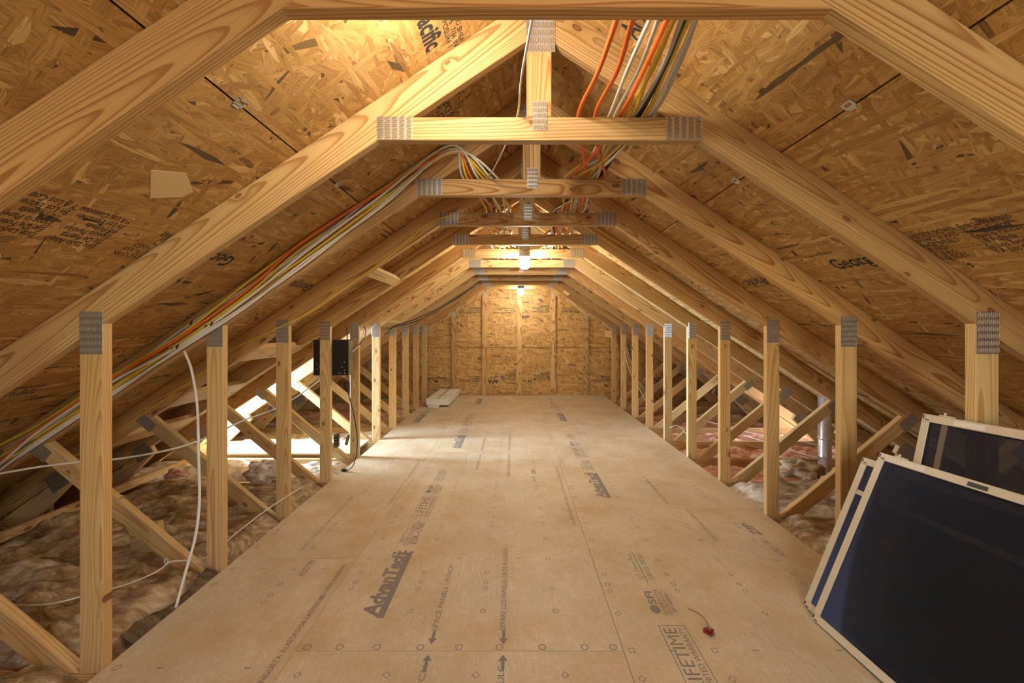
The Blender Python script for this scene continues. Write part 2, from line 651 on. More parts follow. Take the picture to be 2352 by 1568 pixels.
# ------------------------------------------------------------------ setting: shell
me = mesh('floor', *box(-4.2 + XC, 4.2 + XC, Y0, Y1 + 0.1, -0.31, -0.275), M['drywall'])
floor = tag(ob('floor', me), 'drywall back under the joists, carrying the boarded attic floor', None, kind='structure')

FX0, FX1 = XC - HALF + 0.002, XC + HALF - 0.002
FJ1, FJ2 = -0.872, 0.437


def floor_panel(x0, x1, y0, y1):
    g = 0.0008
    vs, fs = bevbox(x0 + g, x1 - g, y0 + g, y1 - g, -0.021, 0.0, 0.0009)
    gc = [(v[1], v[0], 0) for v in vs]
    return ob('floor_panel', mesh('floor_panel', vs, fs, M['floor'], gc), floor)


FLOOR_END = dk(11) - 0.02
strips = {'left': (FX0, FJ1, [Y0, -0.25, 2.186, 4.63, FLOOR_END]),
          'mid': (FJ1, FJ2, [Y0, -0.88, 1.559, 4.07, 6.43, FLOOR_END]),
          'right': (FJ2, FX1, [Y0, 0.36, 2.80, 5.28, FLOOR_END])}
panels = {}
for nm, (a, b, ys) in strips.items():
    panels[nm] = [floor_panel(a, b, ys[i], ys[i + 1]) for i in range(len(ys) - 1)]


def sheath_xyz(side, u, y, off=0.0):
    """point on the inner roof surface; side -1 left, +1 right; off is inward"""
    return Vector((XC + side * (u - off * SINP), y, zt(u) - off * COSP))


UR = [0.0, 0.914, 1.975, 3.036, RIM]
HROW = {-1: 2, 1: 3}
HOLE = {-1: (dk(5) + 0.02, dk(6) + 0.018), 1: (dk(6) + 0.02, dk(7) + 0.018)}


def slab(side, u0, u1, y0, y1, d0, d1):
    vs = []
    for d in (d0, d1):
        for u, y in ((u0, y0), (u1, y0), (u1, y1), (u0, y1)):
            vs.append(Vector((XC + side * (u + d * SINP), y, zt(u) + d * COSP)))
    fs = [[0, 1, 2, 3], [7, 6, 5, 4], [0, 4, 5, 1], [1, 5, 6, 2], [2, 6, 7, 3], [3, 7, 4, 0]]
    if side > 0:
        fs = [f[::-1] for f in fs]
    gc = [(v.y, abs(v.x - XC) / COSP, 0) for v in vs]
    return vs, fs, gc


parts = []
for side in (-1, 1):
    h0, h1 = HOLE[side]
    hu = UR[HROW[side]]
    for (a, b, y0, y1) in ((0, hu, Y0, Y1 + 0.1), (hu, RIM, Y0, h0), (hu, RIM, h1, Y1 + 0.1)):
        v, f, _ = slab(side, a, b, y0, y1, 0.014, 0.03)
        parts.append((v, f))
vs, fs = join(parts)
ceiling = tag(ob('ceiling', mesh('ceiling', vs, fs, M['felt'])), 'black roof felt behind the strand board of both roof slopes', None, kind='structure')

roof_panels = {}
for side in (-1, 1):
    h0, h1 = HOLE[side]
    for row in range(4):
        brk = [Y0] + [dk(k) + LT / 2 for k in ((-2, 0, 4, 8) if row % 2 == 0 else (-2, 2, 6, 10))] + [Y1]
        segs = []
        for i in range(len(brk) - 1):
            a, b = brk[i], brk[i + 1]
            if row >= HROW[side] and a < h1 and b > h0:
                if h0 - a > 0.05:
                    segs.append((a, h0))
                if b - h1 > 0.05:
                    segs.append((h1, b))
            else:
                segs.append((a, b))
        for a, b in segs:
            g = 0.0025
            v, f, gc = slab(side, UR[row] + g, UR[row + 1] - g, a + 0.0015, b - 0.0015, 0.0, 0.012)
            o = ob('roof_panel', mesh('roof_panel', v, f, M['osb'], gc), ceiling)
            roof_panels[(side, row, round(a, 2))] = (o, a, b)


def panel_at(side, u, y):
    for (s, row, _), (o, a, b) in roof_panels.items():
        if s == side and UR[row] <= u <= UR[row + 1] and a <= y <= b:
            return o
    return ceiling


# spacer clips on the panel edges
def clip_mesh():
    ps = []
    for s in (-1, 1):
        ps.append(box(-0.017, 0.017, s * 0.003, s * 0.02, 0, 0.0012) if s > 0 else box(-0.017, 0.017, -0.007, -0.003, 0, 0.0012))
    v1 = join([box(-0.018, -0.010, 0.002, 0.020, 0, 0.0015), box(0.010, 0.018, 0.002, 0.020, 0, 0.0015), box(-0.018, 0.018, 0.016, 0.022, 0, 0.0015),
               box(-0.018, 0.018, -0.004, 0.004, 0, 0.0015), box(-0.012, 0.012, -0.012, -0.002, 0, 0.0015)])
    return mesh('panel_clip', *v1, M['metal'])


cm = clip_mesh()
for side in (-1, 1):
    for u in (UR[1], UR[2]):
        for k in range(-1, 10):
            y = dk(k) + LT / 2 + SP / 2 + random.uniform(-0.04, 0.04)
            if u > 1.9 and (HOLE[side][0] - 0.1 < y < HOLE[side][1] + 0.1):
                continue
            o = ob('panel_clip', cm, ceiling)
            n = Vector((-side * SINP, 0, -COSP))
            x = Vector((0, -side, 0))
            yv = n.cross(x)
            m = Matrix((x, yv, n)).transposed().to_4x4()
            m.translation = sheath_xyz(side, u, y, 0.0005)
            o.matrix_world = m

# bent nail tips that missed the rafters
nails = []
for side in (-1, 1):
    for k in range(0, 9):
        for j in range(5):
            u = random.uniform(0.15, 3.2)
            y = dk(k) + random.choice((-0.012, LT + 0.012, random.uniform(0.1, 0.5)))
            if u > 1.9 and (HOLE[side][0] - 0.1 < y < HOLE[side][1] + 0.1):
                continue
            a = sheath_xyz(side, u, y)
            b = sheath_xyz(side, u + random.uniform(-0.006, 0.006), y + random.uniform(-0.006, 0.006), random.uniform(0.012, 0.03))
            nails.append(tube([a, (a + b) / 2, b], 0.0016, 5, 1.0, 1))
vs, fs = join(nails)
o = ob('roof_nails', mesh('roof_nails', vs, fs, M['metal']), ceiling)
o['kind'] = 'stuff'

# eave walls, gable wall, wall behind the camera
for side, nm in ((-1, 'wall_left'), (1, 'wall_right')):
    x = XC + side * RIM
    h0, h1 = HOLE[side]
    vs, fs = join([box(min(x, x + side * 0.03), max(x, x + side * 0.03), Y0, Y1 + 0.1, -0.32, zt(RIM) + 0.03)])
    gc = [(v[1], v[2], 0) for v in vs]
    tag(ob(nm, mesh(nm, vs, fs, M['pine'], gc)), 'low board closing the eave behind the insulation', None, kind='structure')


def gable(name, y, t, mat):
    vs = []
    for yy in (y, y + t):
        for p in ((-RIM, -0.31), (RIM, -0.31), (RIM, zt(RIM)), (0, zt(0)), (-RIM, zt(RIM))):
            vs.append((XC + p[0], yy, p[1]))
    fs = [[0, 1, 2, 3, 4], [9, 8, 7, 6, 5]] + [[i, 5 + i, 5 + (i + 1) % 5, (i + 1) % 5] for i in range(5)]
    gc = [(v[0], v[2], 0) for v in vs]
    return tag(ob(name, mesh(name, vs, fs, mat, gc)), None, None, kind='structure')


GY = dk(11) + LT
wall_back = gable('wall_back', GY + 0.013, 0.02, M['felt'])
wall_back['label'] = 'gable end wall of strand board behind upright pine studs'
def front_wall():
    # end wall behind the lens; its wide window is added for fill light
    y0, y1 = Y0 - 0.03, Y0
    X0, X1, Z0, Z1 = XC - 1.0, XC + 1.0, 0.5, 1.8
    ps = []
    for poly in ([(-RIM, -0.31), (RIM, -0.31), (RIM, zt(RIM)), (2.0, Z0), (-2.0, Z0), (-RIM, zt(RIM))],):
        pass
    def pr(poly):
        n = len(poly)
        v = [(XC + a, y, b) for y in (y0, y1) for a, b in poly]
        f = [list(range(n)), list(range(2 * n - 1, n - 1, -1))] + [[i, n + i, n + (i + 1) % n, (i + 1) % n] for i in range(n)]
        return v, f
    uz = lambda z: (zt(0) - z) / PITCH
    ps = [pr([(-RIM, -0.31), (RIM, -0.31), (RIM, zt(RIM)), (uz(Z0), Z0), (-uz(Z0), Z0), (-RIM, zt(RIM))]),
          pr([(-uz(Z0), Z0), (-1.0, Z0), (-1.0, zt(1.0)), ]), pr([(1.0, Z0), (uz(Z0), Z0), (1.0, zt(1.0))]),
          pr([(-1.0, Z1), (1.0, Z1), (1.0, zt(1.0)), (0, zt(0)), (-1.0, zt(1.0))])]
    v, f = join(ps)
    o = tag(ob('wall_front', mesh('wall_front', v, f, M['osb_wall'], [(q[0], q[2], 0) for q in v])), 'strand board end wall behind the camera', None, kind='structure')
    fr = join([box(X0, X0 + 0.05, y0 - 0.02, y1 + 0.01, Z0, Z1), box(X1 - 0.05, X1, y0 - 0.02, y1 + 0.01, Z0, Z1), box(X0 + 0.05, X1 - 0.05, y0 - 0.02, y1 + 0.01, Z0, Z0 + 0.05), box(X0 + 0.05, X1 - 0.05, y0 - 0.02, y1 + 0.01, Z1 - 0.05, Z1), box(XC - 0.025, XC + 0.025, y0 - 0.02, y1 + 0.01, Z0 + 0.05, Z1 - 0.05)])
    w = tag(ob('window_3', mesh('window_3', *fr, M['whiteboard'])), 'wide window added for fill light in the end wall behind the camera', None, kind='structure')
    ob('window_pane', mesh('window_pane', *box(X0 + 0.05, X1 - 0.05, y0 + 0.008, y0 + 0.012, Z0 + 0.05, Z1 - 0.05), M['glass']), w)
    return o


wall_front = front_wall()

ZR = [-0.31, 0.917, 2.137, zt(0) + 0.01]


def clip_tri(z0, z1, x0, x1):
    """part of the rectangle that lies under the roof line"""
    poly = [(x0, z0), (x1, z0), (x1, z1), (x0, z1)]
    for s in (-1, 1):
        out = []
        for i in range(len(poly)):
            a, b = poly[i - 1], poly[i]
            fa = zt(s * a[0]) - 0.002 - a[1]
            fb = zt(s * b[0]) - 0.002 - b[1]
            if (fa >= 0) != (fb >= 0):
                k = fa / (fa - fb)
                out.append((a[0] + (b[0] - a[0]) * k, a[1] + (b[1] - a[1]) * k))
            if fb >= 0:
                out.append(b)
        poly = out
        if len(poly) < 3:
            return None
    return poly


gpan = {}
for i in range(3):
    brk = [-RIM, -2.2, 0.24, 2.68, RIM] if i % 2 == 0 else [-RIM, -1.0, 1.44, RIM]
    for j in range(len(brk) - 1):
        p = clip_tri(ZR[i] + 0.004, ZR[i + 1] - 0.004, brk[j] + 0.0015, brk[j + 1] - 0.0015)
        if not p:
            continue
        vs, fs, gc = prism([(XC + a, b) for a, b in p], GY, GY + 0.011, 0, 0.001)
        gpan[(i, j)] = ob('wall_panel', mesh('wall_panel', vs, fs, M['osb_wall'], [(g[0], g[1], 0) for g in gc]), wall_back)

# dormer wells with their windows
for side, wn_, nm in ((-1, 'window_1', 'wall_dormer_left'), (1, 'window_2', 'wall_dormer_right')):
    h0, h1 = HOLE[side]
    U0, U1, ZT = UR[2], 4.10, zt(UR[2]) + 0.02
    zs, ze = 0.22, ZT - 0.10
    if side > 0:
        U0, U1, ZT = UR[3], 5.2, zt(UR[3]) + 0.16
        zs, ze = 0.10, ZT - 0.10
    ps = []
    for y in (h0 - 0.012, h1):
        v = []
        for yy in (y, y + 0.012):
            for u, z in ((U0 + 0.02, zt(U0 + 0.02) + 0.016), (U1, zt(U1) + 0.016), (U1, ZT), (U0 + 0.02, ZT)):
                v.append((XC + side * u, yy, z))
        ps.append((v, [[0, 1, 2, 3], [7, 6, 5, 4], [0, 4, 5, 1], [1, 5, 6, 2], [2, 6, 7, 3], [3, 7, 4, 0]]))

    def bx(u0, u1, y0, y1, z0, z1):
        return box(min(XC + side * u0, XC + side * u1), max(XC + side * u0, XC + side * u1), y0, y1, z0, z1)
    ps.append(bx(U0 - 0.03, U1 + 0.02, h0 - 0.012, h1 + 0.012, ZT, ZT + 0.02))
    ps.append(bx(U1, U1 + 0.02, h0 - 0.012, h1 + 0.012, zt(U1), zs))
    ps.append(bx(RIM, U1, h0 - 0.012, h1 + 0.012, -0.34, -0.32))
    ps.append(bx(U1, U1 + 0.02, h0 - 0.012, h1 + 0.012, ze, ZT))
    ps.append(bx(U1, U1 + 0.02, h0 - 0.012, h0 + 0.05, zs, ze))
    ps.append(bx(U1, U1 + 0.02, h1 - 0.05, h1 + 0.012, zs, ze))
    vs, fs = join(ps)
    gc = [(v[1] + v[0], v[2], 0) for v in vs]
    tag(ob(nm, mesh(nm, vs, fs, M['osb_wall'], gc)), 'small dormer well opening through the roof slope', None, kind='structure')
    fr = join([bx(U1 - 0.004, U1 + 0.03, h0 + 0.05, h0 + 0.08, zs, ze), bx(U1 - 0.004, U1 + 0.03, h1 - 0.08, h1 - 0.05, zs, ze),
               bx(U1 - 0.004, U1 + 0.03, h0 + 0.08, h1 - 0.08, zs, zs + 0.03), bx(U1 - 0.004, U1 + 0.03, h0 + 0.08, h1 - 0.08, ze - 0.03, ze)])
    wo = tag(ob(wn_, mesh(wn_, *fr, M['whiteboard'])), 'small dormer window letting in daylight', None, kind='structure')
    ob('window_pane', mesh('window_pane', *bx(U1 + 0.010, U1 + 0.014, h0 + 0.08, h1 - 0.08, zs + 0.03, ze - 0.03), M['glass']), wo)

# gable studs, flat against the sheathing, and the gable top chords
for x in (-1.80, -1.157, -0.562, 0.109, 0.763, 1.40, 2.0):
    u = abs(x - XC)
    s = 1 if x > XC else -1
    top = [(x - 0.05, zb(abs(x - 0.05 - XC)) - 0.001), (x + 0.05, zb(abs(x + 0.05 - XC)) - 0.001)]
    vs, fs, gc = prism([(x - 0.05, -0.02), (x + 0.05, -0.02), top[1], top[0]], GY - LT, GY - 0.0005, math.pi / 2, 0.003, (x, 0))
    ob('stud', mesh('stud', vs, fs, M['pine'], gc), wall_back)
for s in (-1, 1):
    poly = [(XC, zb(0)), (XC, zt(0) - 0.001), (XC + s * 3.9, zt(3.9) - 0.001), (XC + s * 3.9, zb(3.9))]
    vs, fs, gc = prism(poly, GY - LT, GY - 0.0005, -s * math.atan(PITCH), 0.003, (XC, zb(0)))
    ob('top_chord', mesh('top_chord', vs, fs, M['pine'], gc), wall_back)
vs, fs, gc = board((XC - HALF, GY - LT - 0.0002, -0.27), (1, 0, 0), (0, 0, 1), 2 * HALF, 0.245, LT)
vs = [Vector((v.x, v.y + LT if v.y < GY - LT - 0.001 else v.y, v.z)) for v in vs]
ob('bottom_chord', mesh('bottom_chord', vs, fs, M['pine'], gc), wall_back)


# ------------------------------------------------------------------ connector plates
def plate_mesh(w, h, nx, ny, vertical=True):
    """pressed nail plate in the x-z plane facing -y, with punched slots"""
    vs, fs, mi = [], [], []

    def add(v, f, m):
        o = len(vs)
        vs.extend(v)
        for q in f:
            fs.append([i + o for i in q])
            mi.append(m)
    v, f = box(-w / 2, w / 2, -0.0012, 0.0002, -h / 2, h / 2)
    add(v, f, 0)
    for i in range(nx):
        for j in range(ny):
            x = -w / 2 + (i + 0.5) * w / nx
            z = -h / 2 + (j + 0.5) * h / ny
            if vertical:
                a, b = w / nx * 0.26, h / ny * 0.33
                z += ((i % 2) - 0.5) * h / ny * 0.12
            else:
                a, b = w / nx * 0.33, h / ny * 0.26
                x += ((j % 2) - 0.5) * w / nx * 0.12
            add([(x - a, -0.0014, z - b), (x + a, -0.0014, z - b), (x + a, -0.0014, z + b), (x - a, -0.0014, z + b)], [[0, 1, 2, 3]], 2)
            add([(x - a * 0.45, -0.0016, z - b * 0.8), (x + a * 0.9, -0.0016, z - b * 0.8), (x + a * 0.9, -0.0016, z + b * 0.9), (x - a * 0.45, -0.0016, z + b * 0.9)] if vertical else [(x - a * 0.8, -0.0016, z - b * 0.45), (x + a * 0.9, -0.0016, z - b * 0.45), (x + a * 0.9, -0.0016, z + b * 0.9), (x - a * 0.8, -0.0016, z + b * 0.9)], [[0, 1, 2, 3]], 1)
            if vertical:
                add([(x + a, -0.0014, z - b), (x + a * 1.6, -0.0032, z - b * 0.7), (x + a * 1.6, -0.0032, z + b), (x + a, -0.0014, z + b)], [[0, 1, 2, 3]], 0)
            else:
                add([(x - a, -0.0014, z + b), (x + a, -0.0014, z + b), (x + a, -0.0032, z + b * 1.6), (x - a * 0.7, -0.0032, z + b * 1.6)], [[0, 1, 2, 3]], 0)
    return mesh('connector_plate', vs, fs, [M['metal'], M['slot'], M['slotdark']], mi=mi)


PL_POST = plate_mesh(0.085, 0.160, 12, 6, True)
PL_COL = plate_mesh(0.134, 0.086, 5, 12, False)
PL_KING = plate_mesh(0.108, 0.145, 13, 5, True)
PL_KLOW = plate_mesh(0.055, 0.108, 7, 5, True)
PL_WEB = plate_mesh(0.125, 0.075, 9, 5, False)
PL_HEEL = plate_mesh(0.15, 0.12, 9, 7, False)
PL_STUD = plate_mesh(0.06, 0.09, 6, 4, True)

for x in (-1.157, -0.562, 0.763, 1.40):
    ob('connector_plate', PL_STUD, wall_back, (x, GY - LT - 0.0005, zb(abs(x - XC)) - 0.01))


# ------------------------------------------------------------------ roof trusses
def shared(name, poly, ang, mat, cen):
    vs, fs, gc = prism(poly, 0, LT, ang, 0.003, cen)
    return mesh(name, vs, fs, mat, gc)


AP = math.atan(PITCH)
MESH = {}
for s, k in ((-1, 'L'), (1, 'R')):
    MESH['rafter' + k] = shared('rafter', [(0, zb(0)), (0, zt(0) - 0.001), (s * 3.98, zt(3.98) - 0.001), (s * 3.98, zb(3.98))], -s * AP, M['pine'], (s * 0.1, zb(0.1) + TV / 2))
    PW = 0.0885
    MESH['post' + k] = shared('post', [(s * HALF, -0.021), (s * (HALF + PW), -0.021), (s * (HALF + PW), zb(HALF + PW) - 0.0005), (s * HALF, zb(HALF) - 0.0005)], math.pi / 2, M['pine_pale'], (s * (HALF + PW / 2), 0))
    # web brace from the post foot up to the rafter
    ws, vt = 0.826, 0.1155
    z_top = lambda u: -0.02 + (u - 1.735) * ws
    ua = (ZJ + HALF * PITCH + 0.02 + 1.735 * ws) / (ws + PITCH)
    ub = (ZJ + HALF * PITCH + 0.02 + vt + 1.735 * ws) / (ws + PITCH)
    lo = 1.7345
    zlow = -0.0215
    u_low = 1.735 + (zlow + 0.02 + vt) / ws
    poly = [(s * lo, z_top(lo) + 0.0), (s * ua, zb(ua) - 0.0005), (s * ub, zb(ub) - 0.0005), (s * u_low, zlow)]
    MESH['web' + k] = shared('web_brace', poly, s * math.atan(ws), M['pine_pale'], (s * 1.735, -0.078))
    poly = [(s * 3.16, zb(3.16) - 0.0005), (s * 3.20, zb(3.16) - 0.125), (s * 3.50, -0.022), (s * 3.60, -0.022), (s * 3.60, zb(3.60) - 0.0005)]
    poly = [(s * 3.16, zb(3.16) - 0.0005), (s * 3.13, zb(3.13) - 0.075), (s * 3.385, -0.0215), (s * 3.61, -0.0215)]
    MESH['heel' + k] = shared('heel_wedge', poly, -s * AP, M['pine_pale'], (s * 3.16, zb(3.16)))
MESH['collar'] = shared('collar_beam', [(-(HALF - (CB - ZJ) / PITCH), CB), (HALF - (CB - ZJ) / PITCH, CB), (HALF - (CB + 0.0885 - ZJ) / PITCH, CB + 0.0885), (-(HALF - (CB + 0.0885 - ZJ) / PITCH), CB + 0.0885)], 0, M['pine'], (0, CB + 0.044))
MESH['king'] = shared('king_post', [(-0.047, CB + 0.089), (0.047, CB + 0.089), (0.047, zb(0.047) - 0.0005), (0, zb(0) - 0.0005), (-0.047, zb(0.047) - 0.0005)], math.pi / 2, M['pine'], (0, CB))
MESH['chord'] = shared('bottom_chord', [(-3.96, -0.273), (3.96, -0.273), (3.96, -0.20), (3.60, -0.022), (-3.60, -0.022), (-3.96, -0.20)], 0, M['pine'], (0, -0.1))

ORD = ['first', 'second', 'third', 'fourth', 'fifth', 'sixth', 'seventh', 'eighth', 'ninth', 'tenth']
for k in range(11):
    if k == 0:
        lab = 'pine roof truss overhead whose collar runs along the top edge of the picture'
    elif k == 1:
        lab = 'large pine roof truss next after the overhead one, full king post showing'
    elif k == 10:
        lab = 'pine roof truss directly in front of the gable wall studs'
    elif k == 5:
        lab = 'pine roof truss whose collar carries the nearer lit bulb'
    else:
        lab = '%s pine roof truss counted back from the truss carrying the lit near bulb' % ORD[k - 6] if k > 5 else \
            '%s pine roof truss counted forward from the truss carrying the lit near bulb' % ORD[4 - k]
    tr = empty('roof_truss', (XC, dk(k), 0), lab, 'roof truss', 'attic roof trusses')
    for s, q in ((-1, 'L'), (1, 'R')):
        ob('rafter', MESH['rafter' + q], tr)
        ob('post', MESH['post' + q], tr)
        ob('web_brace', MESH['web' + q], tr)
        ob('heel_wedge', MESH['heel' + q], tr)
        ob('connector_plate', PL_POST, tr, (s * (HALF + 0.043), -0.0003, 1.265))
        if k:
            ob('connector_plate', PL_COL, tr, (s * (HALF - (CB - ZJ) / PITCH - 0.066), -0.0003, CB + 0.045))
        p = ob('connector_plate', PL_WEB, tr, (s * 2.625, -0.0003, 0.635))
        p.rotation_euler = (0, -s * math.radians(39.6), 0)
        p = ob('connector_plate', PL_HEEL, tr, (s * 3.235, -0.0003, zb(3.235) + 0.0))
        p.rotation_euler = (0, s * AP, 0)
    ob('collar_beam', MESH['collar'], tr)
    ob('king_post', MESH['king'], tr)
    ob('bottom_chord', MESH['chord'], tr)
    ob('connector_plate', PL_KING, tr, (0.006, -0.0003, 2.395))
    ob('connector_plate', PL_KLOW, tr, (0.003, -0.0003, 2.082))

# ------------------------------------------------------------------ eave platform, boards and blocks on the left
tr = empty('eave_platform', (XC - 2.5, dk(5) - 0.02, 0), 'pale boarded platform leading off the floor into the left eave', 'platform')
py0, py1 = dk(5) + 0.06, dk(6) - 0.03
vs, fs = bevbox(-0.66, 0.852, py0 - dk(5) + 0.02, py1 - dk(5) + 0.02, -0.001, 0.017, 0.002)
x_sh = -(HALF + 0.0) + 2.5
vs, fs = bevbox(-0.66, 0.755, 0.08, 0.58, -0.001, 0.017, 0.002)
ob('platform_board', mesh('platform_board', vs, fs, M['floor'], [(v[0], v[1], 0) for v in vs]), tr)
vs, fs, gc = board((-0.66, 0.105, -0.142), (1, 0, 0), (0, 0, 1), 1.41, 0.139, LT)
vs = [v + Vector((0, LT, 0)) for v in vs]
ob('rim_joist', mesh('rim_joist', vs, fs, M['pine'], gc), tr)
vs, fs, gc = board((-0.66, 0.50, -0.142), (1, 0, 0), (0, 0, 1), 1.41, 0.139, LT)
vs = [v + Vector((0, LT, 0)) for v in vs]
ob('rim_joist', mesh('rim_joist', vs, fs, M['pine'], gc), tr)

# board lying along the eave
p0, p1 = Vector((-3.13, 3.75, -0.021)), Vector((-3.13, 0.45, -0.021))
vs, fs, gc = board((-3.15, 0.45, -0.0215), (0, 1, 0), (0, 0, 1), 3.3, 0.060, LT)
tag(ob('eave_board', mesh('eave_board', vs, fs, M['pine_pale'], gc)), 'long narrow pine board on edge along the left eave behind brown insulation', 'board')

BL = [(1.09, 0.089, 'topmost short pine block between left rafters, near the fifth collar'), (1.95, 0.17, 'wide pine block between left rafters just above the second left post'),
      (2.43, 0.17, 'pine block between left rafters crossed by the hanging white cable'), (2.86, 0.17, 'lowest pine block between left rafters behind the nearest left post')]
for u, w, lab in BL:
    du = Vector((-COSP, 0, -SINP))
    o0 = Vector((XC - u, dk(3) + LT + 0.0005, zb(u))) - du * (w / 2)
    vs, fs, gc = board(o0, (0, 1, 0), du, SP - LT - 0.001, w, LT)
    tag(ob('blocking', mesh('blocking', vs, fs, M['pine_pale'], gc)), lab, 'wood block', 'blocks between left rafters')

for (x, yb, d0, lab, side) in ((0, 0, 6, 'small pine block between rafters far left above the posts', -1), (0, 0, 9, 'small pine block between last rafters right of the far bulb', 1)):
    u = 0.80 if side > 0 else 1.60
    du = Vector((side * COSP, 0, -SINP))
    o0 = Vector((XC + side * u, dk(d0) + LT + 0.0005, zb(u))) - du * 0.05
    if side > 0:
        o0 = o0 + Vector((SINP * 0, 0, 0))
        vs, fs, gc = board(o0 + du * 0.10, (0, 1, 0), -du, SP - LT - 0.001, 0.10, LT)
        # thickness must rise above the underside
        vs = [v + Vector((SINP, 0, COSP)) * (LT + 0.0005) for v in vs]
    else:
        vs, fs, gc = board(o0, (0, 1, 0), du, SP - LT - 0.001, 0.10, LT)
    tag(ob('blocking', mesh('blocking', vs, fs, M['pine_pale'], gc)), lab, 'wood block')
vs, fs, gc = board((XC + HALF + 0.002, dk(10) + LT + 0.001, 1.12), (0, 1, 0), (0, 0, 1), SP - 2 * LT - 0.003, 0.13, LT)
vs = [v for v in vs]
tag(ob('blocking', mesh('blocking', vs, fs, M['pine_pale'], gc)), 'pale pine block bridging the last right post and the gable wall', 'wood block')


# ------------------------------------------------------------------ insulation
def batt(name, side, k, u0, u1, z0, amp, mat, label, seed, y0=None, y1=None, slope=0.0):
    over = k < 4
    ya = dk(k) + (LT / 2 if over else LT + 0.004)
    yb = dk(k + 1) + (LT / 2 - 0.001 if over else -0.004)
    if k == 3 and side < 0:
        yb = dk(4) - 0.003
    nu, nv = 90, 36
    vs, fs = [], []
    for j in range(nv + 1):
        for i in range(nu + 1):
            a, b = i / nu, j / nv
            u = u0 + (u1 - u0) * a
            y = ya + (yb - ya) * b
            p = Vector((u * 2.6 + seed, y * 3.4, seed * 1.7))
            n = noise.fractal(p, 1.0, 2.2, 4)
            p2 = Vector((u * 9 + seed, y * 16 + n * 1.5, seed))
            n2 = noise.fractal(p2, 0.8, 2.1, 3)
            e = min(1.0, 7 * min(b, 1 - b)) ** 0.5
            if over:
                e = max(e, 0.5 + 0.5 * noise.noise(Vector((u * 4, y * 2, seed))))
            e2 = min(1.0, 12 * min(a, 1 - a)) ** 0.5
            z = z0 - 0.10 + (0.10 + amp * (0.55 + 0.75 * n) + 0.022 * n2 + slope * (a - 0.5)) * (0.35 + 0.65 * e) * e2
            z = min(z, zb(u) - 0.035)
            vs.append((XC + side * u, y, max(z, -0.25)))
    for j in range(nv):
        for i in range(nu):
            q = j * (nu + 1) + i
            f = [q, q + 1, q + nu + 2, q + nu + 1]
            fs.append(f if side > 0 else f[::-1])
    # bottom and skirts
    base = len(vs)
    ring = [i for i in range(nu + 1)] + [j * (nu + 1) + nu for j in range(1, nv + 1)] + [nv * (nu + 1) + i for i in range(nu - 1, -1, -1)] + [j * (nu + 1) for j in range(nv - 1, 0, -1)]
    for r in ring:
        vs.append((vs[r][0], vs[r][1], -0.272))
    n = len(ring)
    for i in range(n):
        j = (i + 1) % n
        f = [ring[i], base + i, base + j, ring[j]]
        fs.append(f if side > 0 else f[::-1])
    fs.append([base + i for i in range(n)])
    return tag(ob(name, mesh(name, vs, fs, mat, smooth=True)), label, 'insulation')


def where(k):
    names = {0: 'overhead and first full truss', 10: 'last truss and gable wall'}
    if k in names:
        return names[k]
    return '%s and %s trusses' % (ORD[k - 1], ORD[k] if k < 10 else 'last') if k else ''


LEFT = {0: ('wool_brown', 0.10), 1: ('wool_brown', 0.13), 2: ('wool_brown', 0.10), 3: ('wool_brown', 0.07), 4: ('wool_grey', 0.06), 6: ('wool_brown', 0.03), 7: ('wool_brown', 0.02), 8: ('wool_pink', 0.02), 9: ('wool_pink', 0.02), 10: ('wool_brown', 0.01)}
RIGHT = {0: ('wool_brown', 0.03), 1: ('wool_brown', 0.03), 2: ('wool_brown', 0.05), 3: ('wool_grey', 0.04), 4: ('wool_pink', 0.05), 5: ('wool_pink', 0.04), 6: ('wool_pink', 0.03), 7: ('wool_pink', 0.02), 8: ('wool_pink', 0.02), 9: ('wool_pink', 0.01), 10: ('wool_brown', 0.0)}
CN = {'wool_brown': 'brown', 'wool_grey': 'pale tan', 'wool_pink': 'pink'}
for k, (m, a) in LEFT.items():
    batt('insulation_batt', -1, k, HALF + 0.004 if k not in (4,) else HALF + 0.01, 3.2 if k < 4 else 3.7, -0.02 if k < 4 else -0.06, a, M[m], '%s glass wool batt in the left eave between %s' % (CN[m], where(k)), 3.1 + k * 1.37)
for k, (m, a) in RIGHT.items():
    batt('insulation_batt', 1, k, HALF + 0.004, 3.7, -0.02 if k < 4 else -0.11, a + 0.03, M[m], '%s glass wool batt in the right eave between %s' % (CN[m], where(k)), 41.3 + k * 1.91)


def clump(name, c, r, mat, label, seed, sq=0.6):
    nu, nv = 36, 20
    vs, fs = [], []
    for j in range(nv + 1):
        th = math.pi * j / nv
        for i in range(nu):
            ph = 2 * math.pi * i / nu
            d = Vector((math.sin(th) * math.cos(ph), math.sin(th) * math.sin(ph), math.cos(th)))
            n = noise.fractal(d * 1.6 + Vector((seed, 0, 0)), 0.9, 2.1, 5)
            rr = r * (1 + 0.55 * n)
            p = Vector((d.x * rr * 1.3, d.y * rr, d.z * rr * sq))
            vs.append(Vector(c) + p)
    for j in range(nv):
        for i in range(nu):
            i2 = (i + 1) % nu
            fs.append([j * nu + i, (j + 1) * nu + i, (j + 1) * nu + i2, j * nu + i2])
    return tag(ob(name, mesh(name, vs, fs, mat, smooth=True)), label, 'insulation')


clump('insulation_scrap', px(607, 1082, 3.02), 0.10, M['wool_grey'], 'torn pale clump of glass wool between second and third left posts', 2.2, 0.8)
clump('insulation_scrap', px(1838, 1075, 3.0), 0.115, M['wool_brown'], 'ragged brown clump of glass wool beside the metal duct', 5.7, 0.55)
clump('insulation_scrap', px(405, 1088, 2.75), 0.05, M['wool_pink'], 'small pink tuft of glass wool on the left eave board', 9.1, 0.6)

